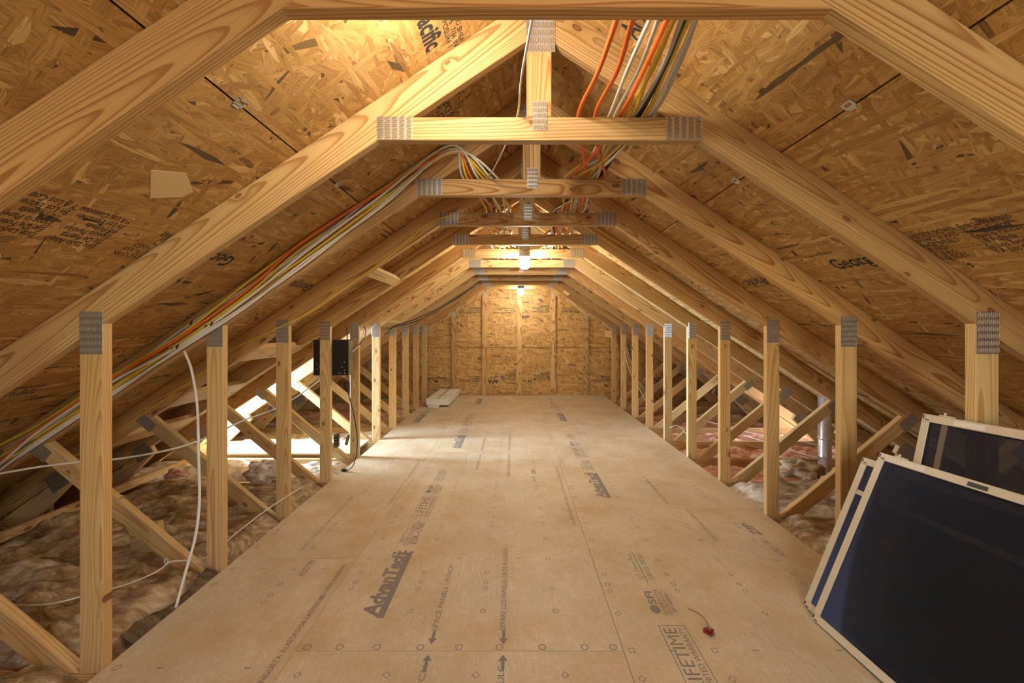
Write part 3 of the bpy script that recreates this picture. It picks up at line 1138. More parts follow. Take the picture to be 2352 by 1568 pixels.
vs, fs = [], []
NP = 26
for i in range(NP + 1):
    a = i / NP
    y = 1.60 + 0.46 * a
    for j, (dx, dz) in enumerate(((0.004, -0.018), (-0.02, 0.004), (-0.036, 0.012 + 0.008 * math.sin(a * 9)), (-0.048 - 0.018 * math.sin(a * 8), 0.014 + 0.014 * math.sin(a * 7 + 1)))):
        vs.append((XC - HALF + dx - (0.09 if j == 0 else 0.0) * 0, y, dz + 0.01 * noise.noise(Vector((a * 9, j, 3.3)))))
for i in range(NP):
    for j in range(3):
        q = i * 4 + j
        fs.append([q, q + 1, q + 5, q + 4])
n0 = len(vs)
vs += [(v[0], v[1], v[2] - 0.0012) for v in vs]
fs += [[b + n0 for b in f[::-1]] for f in fs]
tag(ob('facing_paper', mesh('facing_paper', vs, fs, M['wool_dark'], smooth=True)), 'curled dark fuzzy facing paper along the left floor edge between first two posts', 'paper')
p = px(338, 1236, 2.20)
vs, fs, gc = board((p.x - 0.085, p.y + LT, p.z - 0.12), (1, 0, 0.12), (-0.12, 0, 1), 0.165, 0.19, LT)
tag(ob('wood_offcut', mesh('wood_offcut', vs, fs, M['pine_pale'], gc)), 'short pine offcut standing in brown insulation behind the second truss brace', 'wood block')

# ------------------------------------------------------------------ metal duct in the right eave
dc = Vector(((1894 - VX) * 3.62 / F, 3.62, 0))
du = abs(dc.x - XC)
tr = empty('vent_duct', (dc.x, dc.y, -0.2), 'upright galvanised metal vent duct in the right eave', 'duct')
prof = [(0.052, -0.06), (0.052, 0.30), (0.0535, 0.302), (0.0535, 0.312), (0.052, 0.314), (0.052, zt(du) + 0.2 - 0.045)]
vs, fs = lathe(prof, 32)
ob('pipe', mesh('pipe', vs, fs, M['duct'], smooth=True), tr)
vs, fs = lathe([(0.0535, 0.46), (0.056, 0.463), (0.056, 0.478), (0.0535, 0.481)], 32)
ob('joint_band', mesh('joint_band', vs, fs, M['duct'], smooth=True), tr)


# ------------------------------------------------------------------ lights on the collars
def bulb(x, y, ztop, label, wall=1, globe='globe'):
    tr = empty('ceiling_light', (x, y, ztop), label, 'light bulb')
    vs, fs = lathe([(0.035, 0.0), (0.052, -0.004), (0.055, -0.03), (0.050, -0.05), (0.058, -0.054), (0.058, -0.07), (0.045, -0.072)], 28)
    ob('lamp_holder', mesh('lamp_holder', vs, [f[::-1] for f in fs], M['porcelain'], smooth=False), tr)
    vs, fs = lathe([(0.046, -0.0725), (0.050, -0.09), (0.051, -0.14), (0.047, -0.165), (0.035, -0.182), (0.012, -0.188)], 28)
    ob('globe', mesh('globe', vs, [f[::-1] for f in fs], M[globe], smooth=True), tr)
    vs, fs = box(-0.05, 0.05, -0.0, 0.0595, 0.0, 0.055)
    vs, fs = bevbox(-0.05, 0.05, *((0.0, 0.0595) if wall > 0 else (-0.081, 0.03)), 0.0005, 0.055, 0.004)
    ob('junction_box', mesh('junction_box', vs, fs, M['porcelain']), tr)
    return tr


bulb(XC + 0.012, dk(5) - 0.061, 2.055, 'lit bulb in grey holder on the collar nearer the camera')
bulb(XC + 0.03, dk(10) - 0.061, 2.055, 'lit bulb hanging in front of the far gable wall', globe='globe_far')
bulb(XC - 0.27, dk(0) + 0.12, 2.318, 'lit bulb mounted high on the overhead truss', wall=-1, globe='globe_near')
bulb(XC + 0.25, -1.3, 2.1, 'added fill bulb behind the camera', globe='globe_fill')  # unseen bulb, added to fill the near end with light


# ------------------------------------------------------------------ cables
def cable(label, pts, mat, r=0.0055, flat=1.5, n=8, name='cable', cat='cable', seg=8, group=None):
    vs, fs = tube(pts, r, seg, flat, n)
    return tag(ob(name, mesh(name, vs, fs, mat, smooth=True)), label, cat, group)


# right-hand bundle lying over the collars along the ridge
ZC = CB + 0.0885
RB = [
    ('orange', 0.225, 0.30, 0.0065, 'orange cable over the collars, the one nearest the king posts'),
    ('orange', 0.29, 0.335, 0.0065, 'second orange cable over the collars, beside the one nearest the king posts'),
    ('white', 0.345, 0.395, 0.0055, 'white cable between the paired orange cables and the dark bundle'),
    ('white', 0.362, 0.405, 0.0055, 'white cable right against the single orange one in the ridge bundle'),
    ('orange', 0.385, 0.435, 0.007, 'third orange cable over the collars, inside the thick bundle'),
    ('yellow', 0.405, 0.445, 0.0055, 'yellow ridge cable touching the third orange cable'),
    ('yellow', 0.425, 0.452, 0.0055, 'yellow ridge cable in the middle of the thick bundle'),
    ('grey', 0.437, 0.46, 0.0055, 'grey ridge cable left of the thick black one'),
    ('black', 0.458, 0.47, 0.0095, 'thick black cable over the collars in the ridge bundle'),
    ('yellow', 0.475, 0.485, 0.0055, 'yellow ridge cable right of the thick black one'),
    ('white', 0.49, 0.50, 0.006, 'white ridge cable right of the thick black one'),
    ('grey', 0.505, 0.495, 0.006, 'outermost grey cable of the ridge bundle'),
]
for i, (c, xa, xb, r, lab) in enumerate(RB):
    rg = random.Random(100 + i)
    pts = []
    y = dk(0) - 0.5
    for k in range(-1, 7):
        yk = dk(k) + LT / 2
        tw = {-1: 0.5 * (xa + xb), 0: xb - 0.035, 1: xa + 0.02}.get(k)
        if tw is None:
            tw = 0.27 + 0.23 * ((i * 5 + k * 3) % 12) / 12
        z = ZC + r + 0.001 + (0.006 * ((i * 7) % 3) if k >= 2 else 0.004 * (i % 3))
        pts.append((tw, yk, z))
        if k < 6:
            nxt = {-1: xb - 0.035, 0: xa + 0.02}.get(k)
            if nxt is None:
                nxt = 0.27 + 0.23 * ((i * 5 + (k + 1) * 3) % 12) / 12
            pts.append((tw * 0.5 + nxt * 0.5 + rg.uniform(-0.015, 0.015), yk + SP / 2, z - rg.uniform(0.0, 0.03) + (0.012 if k < 1 else -0.005)))
    cable(lab, pts, M[c], r, 1.15, 7)

# left bundle: over the collars, then down the second full truss's rafter
UST = [0.43, 0.80, 1.20, 1.50, 1.86, 2.21, 2.60, 2.83, 3.05]
LB = [
    ('grey', [0.135, 0.165, 0.100, 0.105, 0.115, 0.085, 0.070, 0.055, 0.05], -0.32, 'white cable highest in the left bundle where it leaves the collar'),
    ('yellow', [0.120, 0.150, 0.185, 0.125, 0.090, 0.112, 0.115, 0.150, 0.15], -0.30, 'yellow cable highest in the left bundle at the picture edge'),
    ('orange', [0.105, 0.130, 0.150, 0.090, 0.075, 0.095, 0.085, 0.045, 0.03], -0.28, 'orange cable of the left bundle along the rafter'),
    ('white', [0.130, 0.110, 0.080, 0.040, 0.030, 0.075, 0.072, 0.030, 0.02], -0.24, 'white cable threading the middle of the left bundle'),
    ('yellow', [0.110, 0.100, 0.120, 0.070, 0.050, 0.052, 0.060, 0.085, 0.09], -0.22, 'yellow cable in the middle of the left bundle'),
    ('yellow', [0.095, 0.085, 0.060, 0.055, 0.040, 0.040, 0.035, 0.040, 0.04], -0.20, 'lower yellow cable of the left bundle'),
    ('white', [0.115, 0.065, 0.020, 0.012, 0.018, 0.010, 0.012, 0.012, 0.01], -0.17, 'white cable lowest in the left bundle along the rafter edge'),
    ('white', [0.100, 0.050, 0.035, 0.000, 0.008, 0.020, 0.020, 0.005, 0.0], -0.14, 'white cable wrapping the lower edge of the left bundle rafter'),
]
for i, (c, dz, xs, lab) in enumerate(LB):
    pts = []
    for k in range(6, 2, -1):
        pts.append((XC + xs * 0.8 + 0.05 * math.sin(i * 2.1 + k), dk(k) + LT / 2, ZC + 0.008 + 0.007 * (i % 3)))
        pts.append((XC + xs * 0.85 + 0.04 * math.sin(i * 1.1 + k), dk(k) - SP / 2, ZC - 0.012 - 0.012 * (i % 2)))
    pts.append((XC + xs - 0.05, dk(2) + LT / 2, ZC + 0.012 + 0.006 * (i % 3)))
    yb = dk(2) - 0.010 - 0.005 * (i % 4)
    for u, d in zip(UST, dz):
        pts.append((XC - u, yb - (0.010 if d > 0.12 else 0.0), zb(u) + min(d, 0.142)))
    o = cable(lab, pts, M[c], 0.0052, 1.35, 7)
    if i in (0, 3, 5):
        for u in (1.62, 1.80):
            d = 0.115 if i == 0 else 0.04 if i == 3 else 0.05
            p = Vector((XC - u - 0.02 * i, yb, zb(u + 0.02 * i) + dz[4]))
            vs, fs = join([bevbox(-0.004, 0.004, -0.008, -0.006, -0.011, 0.011, 0.0005), bevbox(-0.004, 0.004, -0.006, 0.012, 0.009, 0.011, 0.0004), bevbox(-0.004, 0.004, -0.006, 0.012, -0.011, -0.009, 0.0004)])
            s_ = ob('staple', mesh('staple', vs, fs, M['black']), o, p)
            s_.rotation_euler = (0, AP + math.pi / 2 - math.pi / 2, 0)

cable('thin white cable passing left of the first king post over the collars',
      [(0.055, dk(0) + 0.02, ZC + 0.006), (0.050, 1.0, ZC + 0.012), (0.025, 1.25, ZC + 0.005), (0.012, dk(1) + 0.02, ZC + 0.006), (-0.045, 1.72, ZC - 0.012), (-0.10, 1.95, ZC - 0.004), (-0.134, dk(2) + 0.02, ZC + 0.006), (-0.12, 2.4, ZC - 0.02), (-0.08, dk(3) + 0.02, ZC + 0.006)], M['white'], 0.0038, 1.0)

P3 = [(0, 1130), (110, 1080), (275, 985), (380, 915), (485, 842), (535, 802), (620, 762), (720, 712), (800, 655), (880, 600), (935, 555), (985, 512), (1040, 494)]
cable('single yellow cable along the rafter behind the second left post', [px(x, y, dk(3) - 0.009) for x, y in P3], M['yellow'], 0.0048, 1.3, 5)

cable('white cable hanging from the left bundle down to the floor edge',
      [px(423, 806, dk(2) - 0.03), px(440, 850, 2.04), px(453, 930, 2.03), px(456, 1040, 2.0), px(458, 1150, 1.97), px(449, 1230, 1.92), px(430, 1300, 1.86), px(404, 1395, 1.80)], M['white'], 0.0058, 1.25)
cable('white cable strung across the left eave behind the posts',
      [px(-120, 1105, 1.75), px(0, 1087, 1.83), px(90, 1072, 1.87), px(190, 1060, 1.92), px(275, 1053, 1.97), px(400, 1030, 2.03), px(485, 1000, 2.16), px(560, 965, 2.45), px(640, 935, 2.78), px(690, 905, 3.0), px(735, 872, 3.26)], M['white'], 0.0052, 1.2)
cable('thin white cord knotted over the brown insulation',
      [px(-80, 1400, 1.56), px(0, 1390, 1.60), px(110, 1387, 1.64), px(200, 1366, 1.70), px(290, 1342, 1.78), px(360, 1312, 1.88), px(386, 1290, 1.93), px(378, 1284, 1.945), px(382, 1297, 1.95), px(395, 1289, 1.965), px(440, 1285, 2.03), px(485, 1274, 2.14), px(545, 1222, 2.30), px(620, 1165, 2.55), px(690, 1120, 2.8)], M['white'], 0.0036, 1.0, 7, name='cord', cat='cord')
cable('yellow cable end dipping into the brown insulation left of the second post',
      [px(293, 1284, 2.25), px(345, 1262, 2.3), px(420, 1240, 2.42), px(442, 1233, 2.5)], M['yellow'], 0.004, 1.0)

# black leads far left and round the electronics box
cable('black cord along the far left rafters below the collars', [px(898, 756, 4.62), px(906, 748, 4.66), px(960, 730, 5.0), px(1035, 692, 5.8), px(1098, 652, 6.30)], M['black'], 0.007, 1.0)
cable('second black cord beside the far left rafters', [px(882, 766, 4.64), px(892, 762, 4.68), px(902, 752, 4.75), px(962, 735, 5.1), px(1030, 698, 5.8), px(1090, 658, 6.30)], M['black'], 0.006, 1.0)
cable('grey lead looping from the black box to the next post', [px(809, 808, 3.42), px(822, 795, 3.55), px(834, 768, 3.8), px(836, 752, 3.905)], M['grey'], 0.004, 1.0)
cable('black lead looping from the black box to the next post', [px(809, 800, 3.42), px(828, 788, 3.6), px(840, 765, 3.85), px(837, 748, 3.905)], M['black'], 0.004, 1.0)
cable('grey lead looped over the sixth left post', [px(866, 742, 4.5), px(855, 752, 4.48), px(855, 770, 4.47), px(862, 780, 4.5)], M['grey'], 0.005, 1.0)

# cables at the far right
cable('yellow cable dropping beside the far right rafters', [px(1290, 672, 7.2), px(1330, 705, 7.2), px(1370, 730, 7.2), px(1408, 755, 7.1)], M['yellow'], 0.006, 1.0)
cable('white cable dropping beside the far right rafters', [px(1296, 676, 7.25), px(1338, 716, 7.25), px(1376, 734, 7.25), px(1412, 765, 7.15)], M['white'], 0.006, 1.0)
for i, (c, dx, lab) in enumerate((('white', 0, 'white cable fanning down behind the far right posts'), ('yellow', 5, 'yellow cable fanning down behind the far right posts'), ('grey', 9, 'grey cable fanning down behind the far right posts'), ('black', 12, 'black cable fanning down behind the far right posts'))):
    cable(lab, [px(1432 + dx * 0.4, 790 - dx, 6.4), px(1440 + dx, 830, 6.3), px(1452 + dx, 865, 6.2), px(1470 + dx * 1.5, 895, 6.1), px(1492 + dx * 1.4, 938, 6.0)], M[c], 0.006, 1.0)
cable('short white cable arching from the pink insulation on the right', [px(1538, 982, 4.35), px(1552, 977, 4.38), px(1565, 983, 4.4), px(1577, 998, 4.42)], M['white'], 0.005, 1.0)

# thin wire stays that hold the batts, right eave
for i, (a, b, d1, d2) in enumerate((((1690, 985), (1790, 1010), 4.3, 4.0), ((1705, 998), (1870, 1050), 4.2, 3.75), ((1600, 962), (1700, 985), 4.9, 4.6), ((1830, 1010), (1900, 1028), 4.1, 4.0))):
    cable('pale wire stay, %s, across the pink batts of the right eave' % ['upper middle', 'longest', 'farthest', 'behind the duct'][i], [px(*a, d1), (px(*a, d1) + px(*b, d2)) / 2, px(*b, d2)], M['paper'], 0.0035, 1.0, 2, name='wire_stay', cat='wire', seg=6)

# ------------------------------------------------------------------ black electronics box on the fourth left post
by = dk(4) + LT + 0.001
bx0, bx1 = (720 - VX) * by / F, (800 - VX) * by / F
bz1, bz0 = EYE - (780 - VY) * by / F, EYE - (862 - VY) * by / F
bw, bh = bx1 - bx0, bz1 - bz0
tr = empty('equipment_box', ((bx0 + bx1) / 2, by, bz0), 'black metal equipment box with antenna behind the fourth left post', 'electronics')
vs, fs = bevbox(-bw / 2, bw / 2, 0, 0.10, 0, bh, 0.004)
ob('case', mesh('case', vs, fs, M['blackmetal']), tr)
vs, fs = join([bevbox(bw / 2 + 0.0002, bw / 2 + 0.0022, 0.004, 0.096, 0.006, bh - 0.006, 0.0008)])
ob('side_cover', mesh('side_cover', vs, fs, M['olive']), tr)
vs, fs = join([box(bw / 2 + 0.0022, bw / 2 + 0.003, 0.02, 0.08, bh * (0.45 + 0.05 * i), bh * (0.45 + 0.05 * i) + 0.005) for i in range(7)])
ob('vent_slots', mesh('vent_slots', vs, fs, M['black']), tr)
for x, z in ((-0.118, 0.055), (-0.118, 0.095), (-0.095, 0.075), (0.075, 0.02), (0.118, 0.02), (0.118, 0.045), (0.095, 0.07), (0.118, 0.115)):
    vs, fs = lathe([(0.004, 0), (0.004, 0.002), (0.002, 0.003)], 10)
    o = ob('screw', mesh('screw', vs, fs, M['paper']), tr, (x, 0.0002, z))
    o.rotation_euler = (math.pi / 2, 0, 0)
vs, fs = tube([(bw / 2 - 0.022, 0.03, bh), (bw / 2 - 0.022, 0.03, bh + 0.06), (bw / 2 - 0.023, 0.03, bh + 0.118)], 0.0045, 8, 1, 2)
ob('antenna', mesh('antenna', vs, fs, M['black'], smooth=True), tr)
cable('black power cord hanging from the black equipment box to the floor',
      [px(797, 861, 3.40), px(800, 900, 3.42), px(812, 950, 3.44), px(820, 1000, 3.46), px(819, 1040, 3.48), px(811, 1068, 3.5), px(797, 1081, 3.52)], M['black'], 0.0042, 1.0)
pp = px(791, 1083, 3.52)
tr = empty('power_plug', (pp.x, pp.y, 0.0), 'black power plug lying on the floor edge at the end of the hanging cord', 'plug')
vs, fs = bevbox(-0.022, 0.018, -0.011, 0.011, 0.0005, 0.022, 0.004)
ob('plug_body', mesh('plug_body', vs, fs, M['black']), tr)
for yy in (-0.006, 0.006):
    ob('plug_prong', mesh('plug_prong', *box(-0.036, -0.022, yy - 0.001, yy + 0.001, 0.008, 0.014), M['metal']), tr)
# loose terminal blocks
tp = px(777, 1009, 3.40)
tr = empty('terminal_block', tp, 'black wired terminal block on the back of the fourth left post', 'electronics')
vs, fs = bevbox(-0.018, 0.018, -0.05, -0.0165 + 0.0, -0.055, 0.055, 0.003)
vs = [(v[0], v[1] + 0.0, v[2]) for v in vs]
ob('block_body', mesh('block_body', vs, fs, M['black']), tr)
vs, fs = join([bevbox(-0.012, 0.012, -0.055, -0.0505, -0.045 + 0.028 * i, -0.03 + 0.028 * i, 0.001) for i in range(4)])
ob('terminal_screws', mesh('terminal_screws', vs, fs, M['olive']), tr)
tp2 = px(798, 1010, 3.42)
tr = empty('terminal_block', tp2, 'small olive terminal strip hanging by wires near the platform', 'electronics')
vs, fs = bevbox(-0.010, 0.010, -0.008, 0.008, -0.045, 0.045, 0.002)
o = ob('strip_body', mesh('strip_body', vs, fs, M['olive']), tr)
o.rotation_euler = (0, math.radians(14), 0)
for q in (0.02, -0.005, -0.03):
    a = Vector((-0.008, 0, q))
    b = tp - tp2 + Vector((0.019, -0.03, q * 0.9))
    vs, fs = tube([a, (a + b) / 2 + Vector((0, 0.0, 0.012)), b], 0.0016, 6, 1, 4)
    ob('wire', mesh('wire', vs, fs, M['olive'], smooth=True), tr)

# ------------------------------------------------------------------ cartons at the far left
tr = empty('long_carton', (-1.26, 6.42, 0.028), 'long white taped carton on the floor by the far left posts', 'box')
vs, fs = bevbox(-0.175, 0.195, 0, 1.08, 0.0, 0.105, 0.004)
ob('carton_body', mesh('carton_body', vs, fs, M['carton']), tr)
ob('tape', mesh('tape', *bevbox(-0.02, 0.03, 0.0, 1.08, 0.1052, 0.1062, 0.0003), M['tape']), tr)
ob('tape', mesh('tape', *bevbox(-0.174, 0.194, 0.34, 0.365, 0.1064, 0.1074, 0.0003), M['tape']), tr)
tr.rotation_euler = (0, 0, math.radians(-1.5))
vs, fs = bevbox(-1.40, -1.22, 6.36, 7.2, 0.0005, 0.027, 0.003)
tag(ob('thin_carton', mesh('thin_carton', vs, fs, M['carton'])), 'thin white strip of packaging under the long carton', 'box')


# ------------------------------------------------------------------ framed insect screens on the right
def screen(P0, up, wdir, width, label, bars=(), sticker=None, fw=0.032, double=False, vbars=(), logo=False):
    up = Vector(up)
    hgt = up.length
    v = up.normalized()
    x = Vector(wdir)
    x = (x - v * x.dot(v)).normalized()
    n = x.cross(v).normalized()
    o = empty('window_screen', (0, 0, 0), label, 'window screen', 'framed window screens leaning on the right posts')
    m = Matrix((x, v, n)).transposed().to_4x4()
    m.translation = Vector(P0)
    o.matrix_world = m
    T = 0.011

    def rail(nm, x0, x1, y0, y1, z0=0.0, z1=T, mat='cream'):
        vs, fs = bevbox(x0, x1, y0, y1, z0, z1, 0.0022)
        return ob(nm, mesh(nm, vs, fs, M[mat]), o)
    rail('side_rail', 0, fw, fw, hgt - fw)
    rail('side_rail', width - fw, width, fw, hgt - fw)
    b = rail('bottom_rail', 0, width, 0, fw)
    tpr = rail('top_rail', 0, width, hgt - fw, hgt)
    # corner keys and inner bead
    for cx, cy in ((0.004, 0.004), (0.004, hgt - 0.026)):
        for (a0, a1, b0, b1) in ((cx, cx + 0.006, cy + 0.004, cy + 0.020), (cx + 0.010, cx + 0.026, cy, cy + 0.005)):
            vs, fs = bevbox(a0, a1, b0, b1, T, T + 0.0008, 0.0002)
            ob('corner_slot', mesh('corner_slot', vs, fs, M['black']), o)
    bead = join([bevbox(fw, fw + 0.006, fw, hgt - fw, 0.002, 0.007, 0.001), bevbox(width - fw - 0.006, width - fw, fw, hgt - fw, 0.002, 0.007, 0.001),
                 bevbox(fw, width - fw, fw, fw + 0.006, 0.002, 0.007, 0.001), bevbox(fw, width - fw, hgt - fw - 0.006, hgt - fw, 0.002, 0.007, 0.001)])
    ob('spline_bead', mesh('spline_bead', *bead, M['black']), o)
    for yb in bars:
        rail('cross_bar', fw, width - fw, yb, yb + 0.024, 0.001, T - 0.001)
    for xb in vbars:
        rail('cross_bar', xb, xb + 0.024, fw, hgt - fw, 0.001, T - 0.002)
    vs = [(fw, fw, 0.0045), (width - fw, fw, 0.0045), (width - fw, hgt - fw, 0.0045), (fw, hgt - fw, 0.0045)]
    vs2, fs2 = box(fw, width - fw, fw, hgt - fw, 0.0042, 0.0048)
    ob('screen_mesh', mesh('screen_mesh', vs2, fs2, M['mesh']), o)
    vs2, fs2 = box(fw * 0.9, width - fw * 0.9, fw * 0.9, hgt - fw * 0.9, T - 0.0028, T - 0.0018)
    ob('glass_pane', mesh('glass_pane', vs2, fs2, M['screen_glass']), o)
    if sticker:
        a, w_ = sticker
        vs, fs = bevbox(a, a + w_, hgt - fw * 0.8, hgt - fw * 0.25, T, T + 0.0006, 0.0002)
        ob('paper_label', mesh('paper_label', vs, fs, M['paper']), o)
    if logo:
        vs, fs = bevbox(0.335, 0.395, hgt - fw * 0.8, hgt - fw * 0.3, T, T + 0.0015, 0.0004)
        ob('black_clip', mesh('black_clip', vs, fs, M['black']), o)
    # pull tab on the upper edge
    vs, fs = join([bevbox(0.06, 0.115, hgt, hgt + 0.005, 0.002, 0.009, 0.001), bevbox(0.075, 0.083, hgt + 0.004, hgt + 0.016, 0.003, 0.007, 0.001)])
    ob('pull_tab', mesh('pull_tab', vs, fs, M['cream']), o)
    return o


screen((1.316, 1.722, 0.006), (0.329, 0.028, 0.720), (0.02, -1, 0), 1.15, 'front window screen of the leaning stack, resting on the floor', bars=(), sticker=(0.10, 0.09), logo=True)
screen((1.340, 1.805, 0.006), (0.302, 0.028, 0.672), (0.02, -1, 0), 1.15, 'window screen second in the leaning stack, peeking out on the left of the front one', bars=(0.565,), vbars=(0.07,))
screen((1.498, 1.610, 0.006), (0.228, 0.034, 0.918), (0.0, -1, 0), 1.1, 'tallest window screen at the back of the leaning stack, against the post', sticker=(0.12, 0.10), vbars=(0.075,))

# ------------------------------------------------------------------ berries
bpnt = px(1631, 1455, 1.646)
tr = empty('berry_sprig', (bpnt.x, bpnt.y, 0), 'dried sprig with dark red berries on the floor in front of the screens', 'berries')
rg = random.Random(5)
vs, fs = tube([(-0.006, -0.005, 0.008), (0.006, 0.025, 0.008), (0.012, 0.06, 0.012), (0.002, 0.10, 0.010), (-0.028, 0.142, 0.004)], 0.0016, 6, 1, 6)
ob('stem', mesh('stem', vs, fs, M['stem'], smooth=True), tr)
sv, sf = lathe([(0.001, -0.006), (0.0035, -0.005), (0.0058, -0.002), (0.0062, 0.0005), (0.0055, 0.003), (0.003, 0.0055), (0.001, 0.0062)], 14)
bm_ = mesh('berry', sv, sf, M['berry'], smooth=True)
for (x, y, z) in ((-0.022, 0.004, 0.0065), (-0.017, 0.012, 0.0065), (-0.012, -0.004, 0.0065), (-0.009, 0.008, 0.014), (-0.004, -0.011, 0.0065), (-0.003, 0.0, 0.0125), (-0.009, 0.018, 0.008), (0.004, 0.004, 0.0065), (0.008, -0.006, 0.0065), (-0.014, -0.0, 0.016), (0.015, 0.011, 0.0065)):
    o = ob('berry', bm_, tr, (x, y, z))
    o.rotation_euler = (rg.uniform(-0.5, 0.5), rg.uniform(-0.5, 0.5), 0)

# ------------------------------------------------------------------ print on the floor panels
XU, YU = (0, 1, 0), (-1, 0, 0)


def fpanel(x, y):
    for nm, (a, b, ys) in strips.items():
        if a <= x < b:
            for i in range(len(ys) - 1):
                if ys[i] <= y < ys[i + 1]:
                    return panels[nm][i]
    return floor


def ft(s, size, x, y, L=None, **kw):
    """floor lettering that reads away from the lens; x is the base line, L the length it should take"""
    o = text(s, size, (x, y, 0.0), XU, YU, fpanel(x, y), M['ink_floor'], lift=0.0006, fit=L, **kw)
    return o


def flat(name, polys, parent, mat, z=0.0007):
    vs, fs = [], []
    for p in polys:
        o_ = len(vs)
        vs += [(a, b, z) for a, b in p]
        fs.append(list(range(o_, o_ + len(p))))
    return ob(name, mesh(name, vs, fs, mat), parent)


def rect(x0, x1, y0, y1):
    return [(x0, y0), (x1, y0), (x1, y1), (x0, y1)]


def outline(x0, x1, y0, y1, w):
    return [rect(x0, x1, y0, y0 + w), rect(x0, x1, y1 - w, y1), rect(x0, x0 + w, y0 + w, y1 - w), rect(x1 - w, x1, y0 + w, y1 - w)]


def stamp(xt, y0, lo=-9.0, hi=99.0):
    """one maker's imprint: xt is the side the letter tops face"""
    def inr(a, b):
        return a >= lo and b <= hi
    if inr(y0, y0 + 0.52):
        p = fpanel(xt, y0 + 0.2)
        ft('AdvanTech', 0.098, xt + 0.082, y0 + 0.005, 0.50, bold=0.0042, shear=0.12)
        flat('print_bar', [[(xt + 0.086, y0), (xt + 0.118, y0), (xt + 0.118, y0 + 0.525), (xt + 0.086, y0 + 0.50)]], p, M['ink_floor'])
        flat('print_flame', [[(xt + 0.0, y0 + 0.478), (xt + 0.03, y0 + 0.50), (xt + 0.012, y0 + 0.52)], [(xt + 0.03, y0 + 0.49), (xt + 0.07, y0 + 0.50), (xt + 0.035, y0 + 0.53)], [(xt + 0.06, y0 + 0.49), (xt + 0.09, y0 + 0.50), (xt + 0.07, y0 + 0.535)]], p, M['ink_floor'])
    if inr(y0 + 0.58, y0 + 0.86):
        p = fpanel(xt, y0 + 0.7)
        ft('BUILT TO A', 0.030, xt + 0.026, y0 + 0.62, 0.16)
        ft('HIGHER STANDARD', 0.030, xt + 0.056, y0 + 0.585, 0.25)
        flat('print_bar', [rect(xt + 0.064, xt + 0.068, y0 + 0.58, y0 + 0.87)], p, M['ink_floor'])
        ft('ESR-1785', 0.052, xt + 0.112, y0 + 0.60, 0.25, bold=0.0004)
    if inr(y0 + 0.93, y0 + 1.26):
        p = fpanel(xt, y0 + 1.1)
        flat('print_frame', outline(xt, xt + 0.116, y0 + 0.935, y0 + 1.255, 0.0035), p, M['ink_floor'])
        ft('LIFETIME', 0.078, xt + 0.068, y0 + 0.955, 0.285)
        ft('LIMITED WARRANTY', 0.034, xt + 0.102, y0 + 0.952, 0.29)
    elif inr(y0 + 0.93, y0 + 0.94):
        pass
    if inr(y0 + 1.31, y0 + 1.48):
        p = fpanel(xt, y0 + 1.4)
        ft('SFI', 0.05, xt + 0.045, y0 + 1.385, 0.09, bold=0.0012)
        c = (xt + 0.024, y0 + 1.352)
        flat('print_leaf', [[(c[0] + 0.022 * math.cos(a), c[1] + 0.028 * math.sin(a)) for a in [i * math.pi / 6 for i in range(12)]]], p, M['ink_floor'])
        ft('Certified Sourcing', 0.022, xt + 0.068, y0 + 1.315, 0.17)
        flat('print_bar', [rect(xt + 0.073, xt + 0.075, y0 + 1.31, y0 + 1.49)], p, M['ink_floor'])
        ft('www.sfiprogram.org', 0.020, xt + 0.092, y0 + 1.315, 0.16)
        ft('SFI-00045', 0.026, xt + 0.118, y0 + 1.335, 0.12)
    if inr(y0 + 1.54, y0 + 1.81):
        p = fpanel(xt, y0 + 1.6)
        ft('U.S. Patent Nos.', 0.036, xt + 0.042, y0 + 1.565, 0.235)
        flat('print_bar', [rect(xt + 0.053, xt + 0.058, y0 + 1.54, y0 + 1.82)], p, M['ink_floor'])
        ft('7150123, 7822657', 0.038, xt + 0.098, y0 + 1.56, 0.24)


stamp(-0.695, 1.735, hi=4.03)
stamp(-0.690, 4.20, hi=6.40)
stamp(-0.690, 6.66, hi=7.5)
stamp(0.622, 2.965, hi=5.2)
stamp(0.622, 5.42, hi=7.5)
stamp(0.622, 0.437, hi=2.75, lo=0.43)
stamp(-1.42, 5.35, hi=7.0)
# small edge prints
ft('SPACE PANELS 1/8 INCH', 0.036, -0.325, 1.665, 0.46)
ft('SEPARE LOS PANELES 1/8 DE PULGADA', 0.036, -0.035, 1.665, 0.62)
ft('1/8 INCH', 0.036, -0.325, 1.30, 0.19)
ft('DE PULG', 0.036, -0.035, 1.33, 0.16)
ft('SPACE PANELS 1/8 INCH', 0.036, -0.325, 4.14, 0.46)
ft('SEPARE LOS PANELES 1/8 DE PULGADA', 0.036, -0.035, 4.14, 0.62)
ft('SPACE PANELS 1/8 INCH', 0.036, -0.325, 3.56, 0.46)
ft('SEPARE LOS PANELES 1/8 DE PULGADA', 0.036, -0.035, 3.40, 0.60)
ft('Y LENGUETA ALREDEDOR LATERALES', 0.034, -0.905, 1.36, 0.52)
ft('NO CIERRE LA ABERTURA', 0.032, -0.905, 1.86, 0.27)
ft('SIDES TONGUE AND GROOVE ALL SIDES', 0.03, -1.22, 2.26, 0.75)
ft('ALREDEDOR DE LOS LADOS LENGUETA', 0.03, -0.90, 2.85, 0.95)
ft('ALSO TRY', 0.052, -1.09, 2.03, 0.14)
ft('ALSO TRY', 0.052, 1.535, 2.20, 0.20)
ft('ZIP', 0.075, 1.545, 2.42, 0.16, bold=0.002, shear=0.2)
ft('SPACE PANELS 1/8 INCH', 0.034, 1.24, 2.36, 0.42)
ft('SPACE PANELS 1/8 INCH', 0.034, 1.14, 2.86, 0.46)
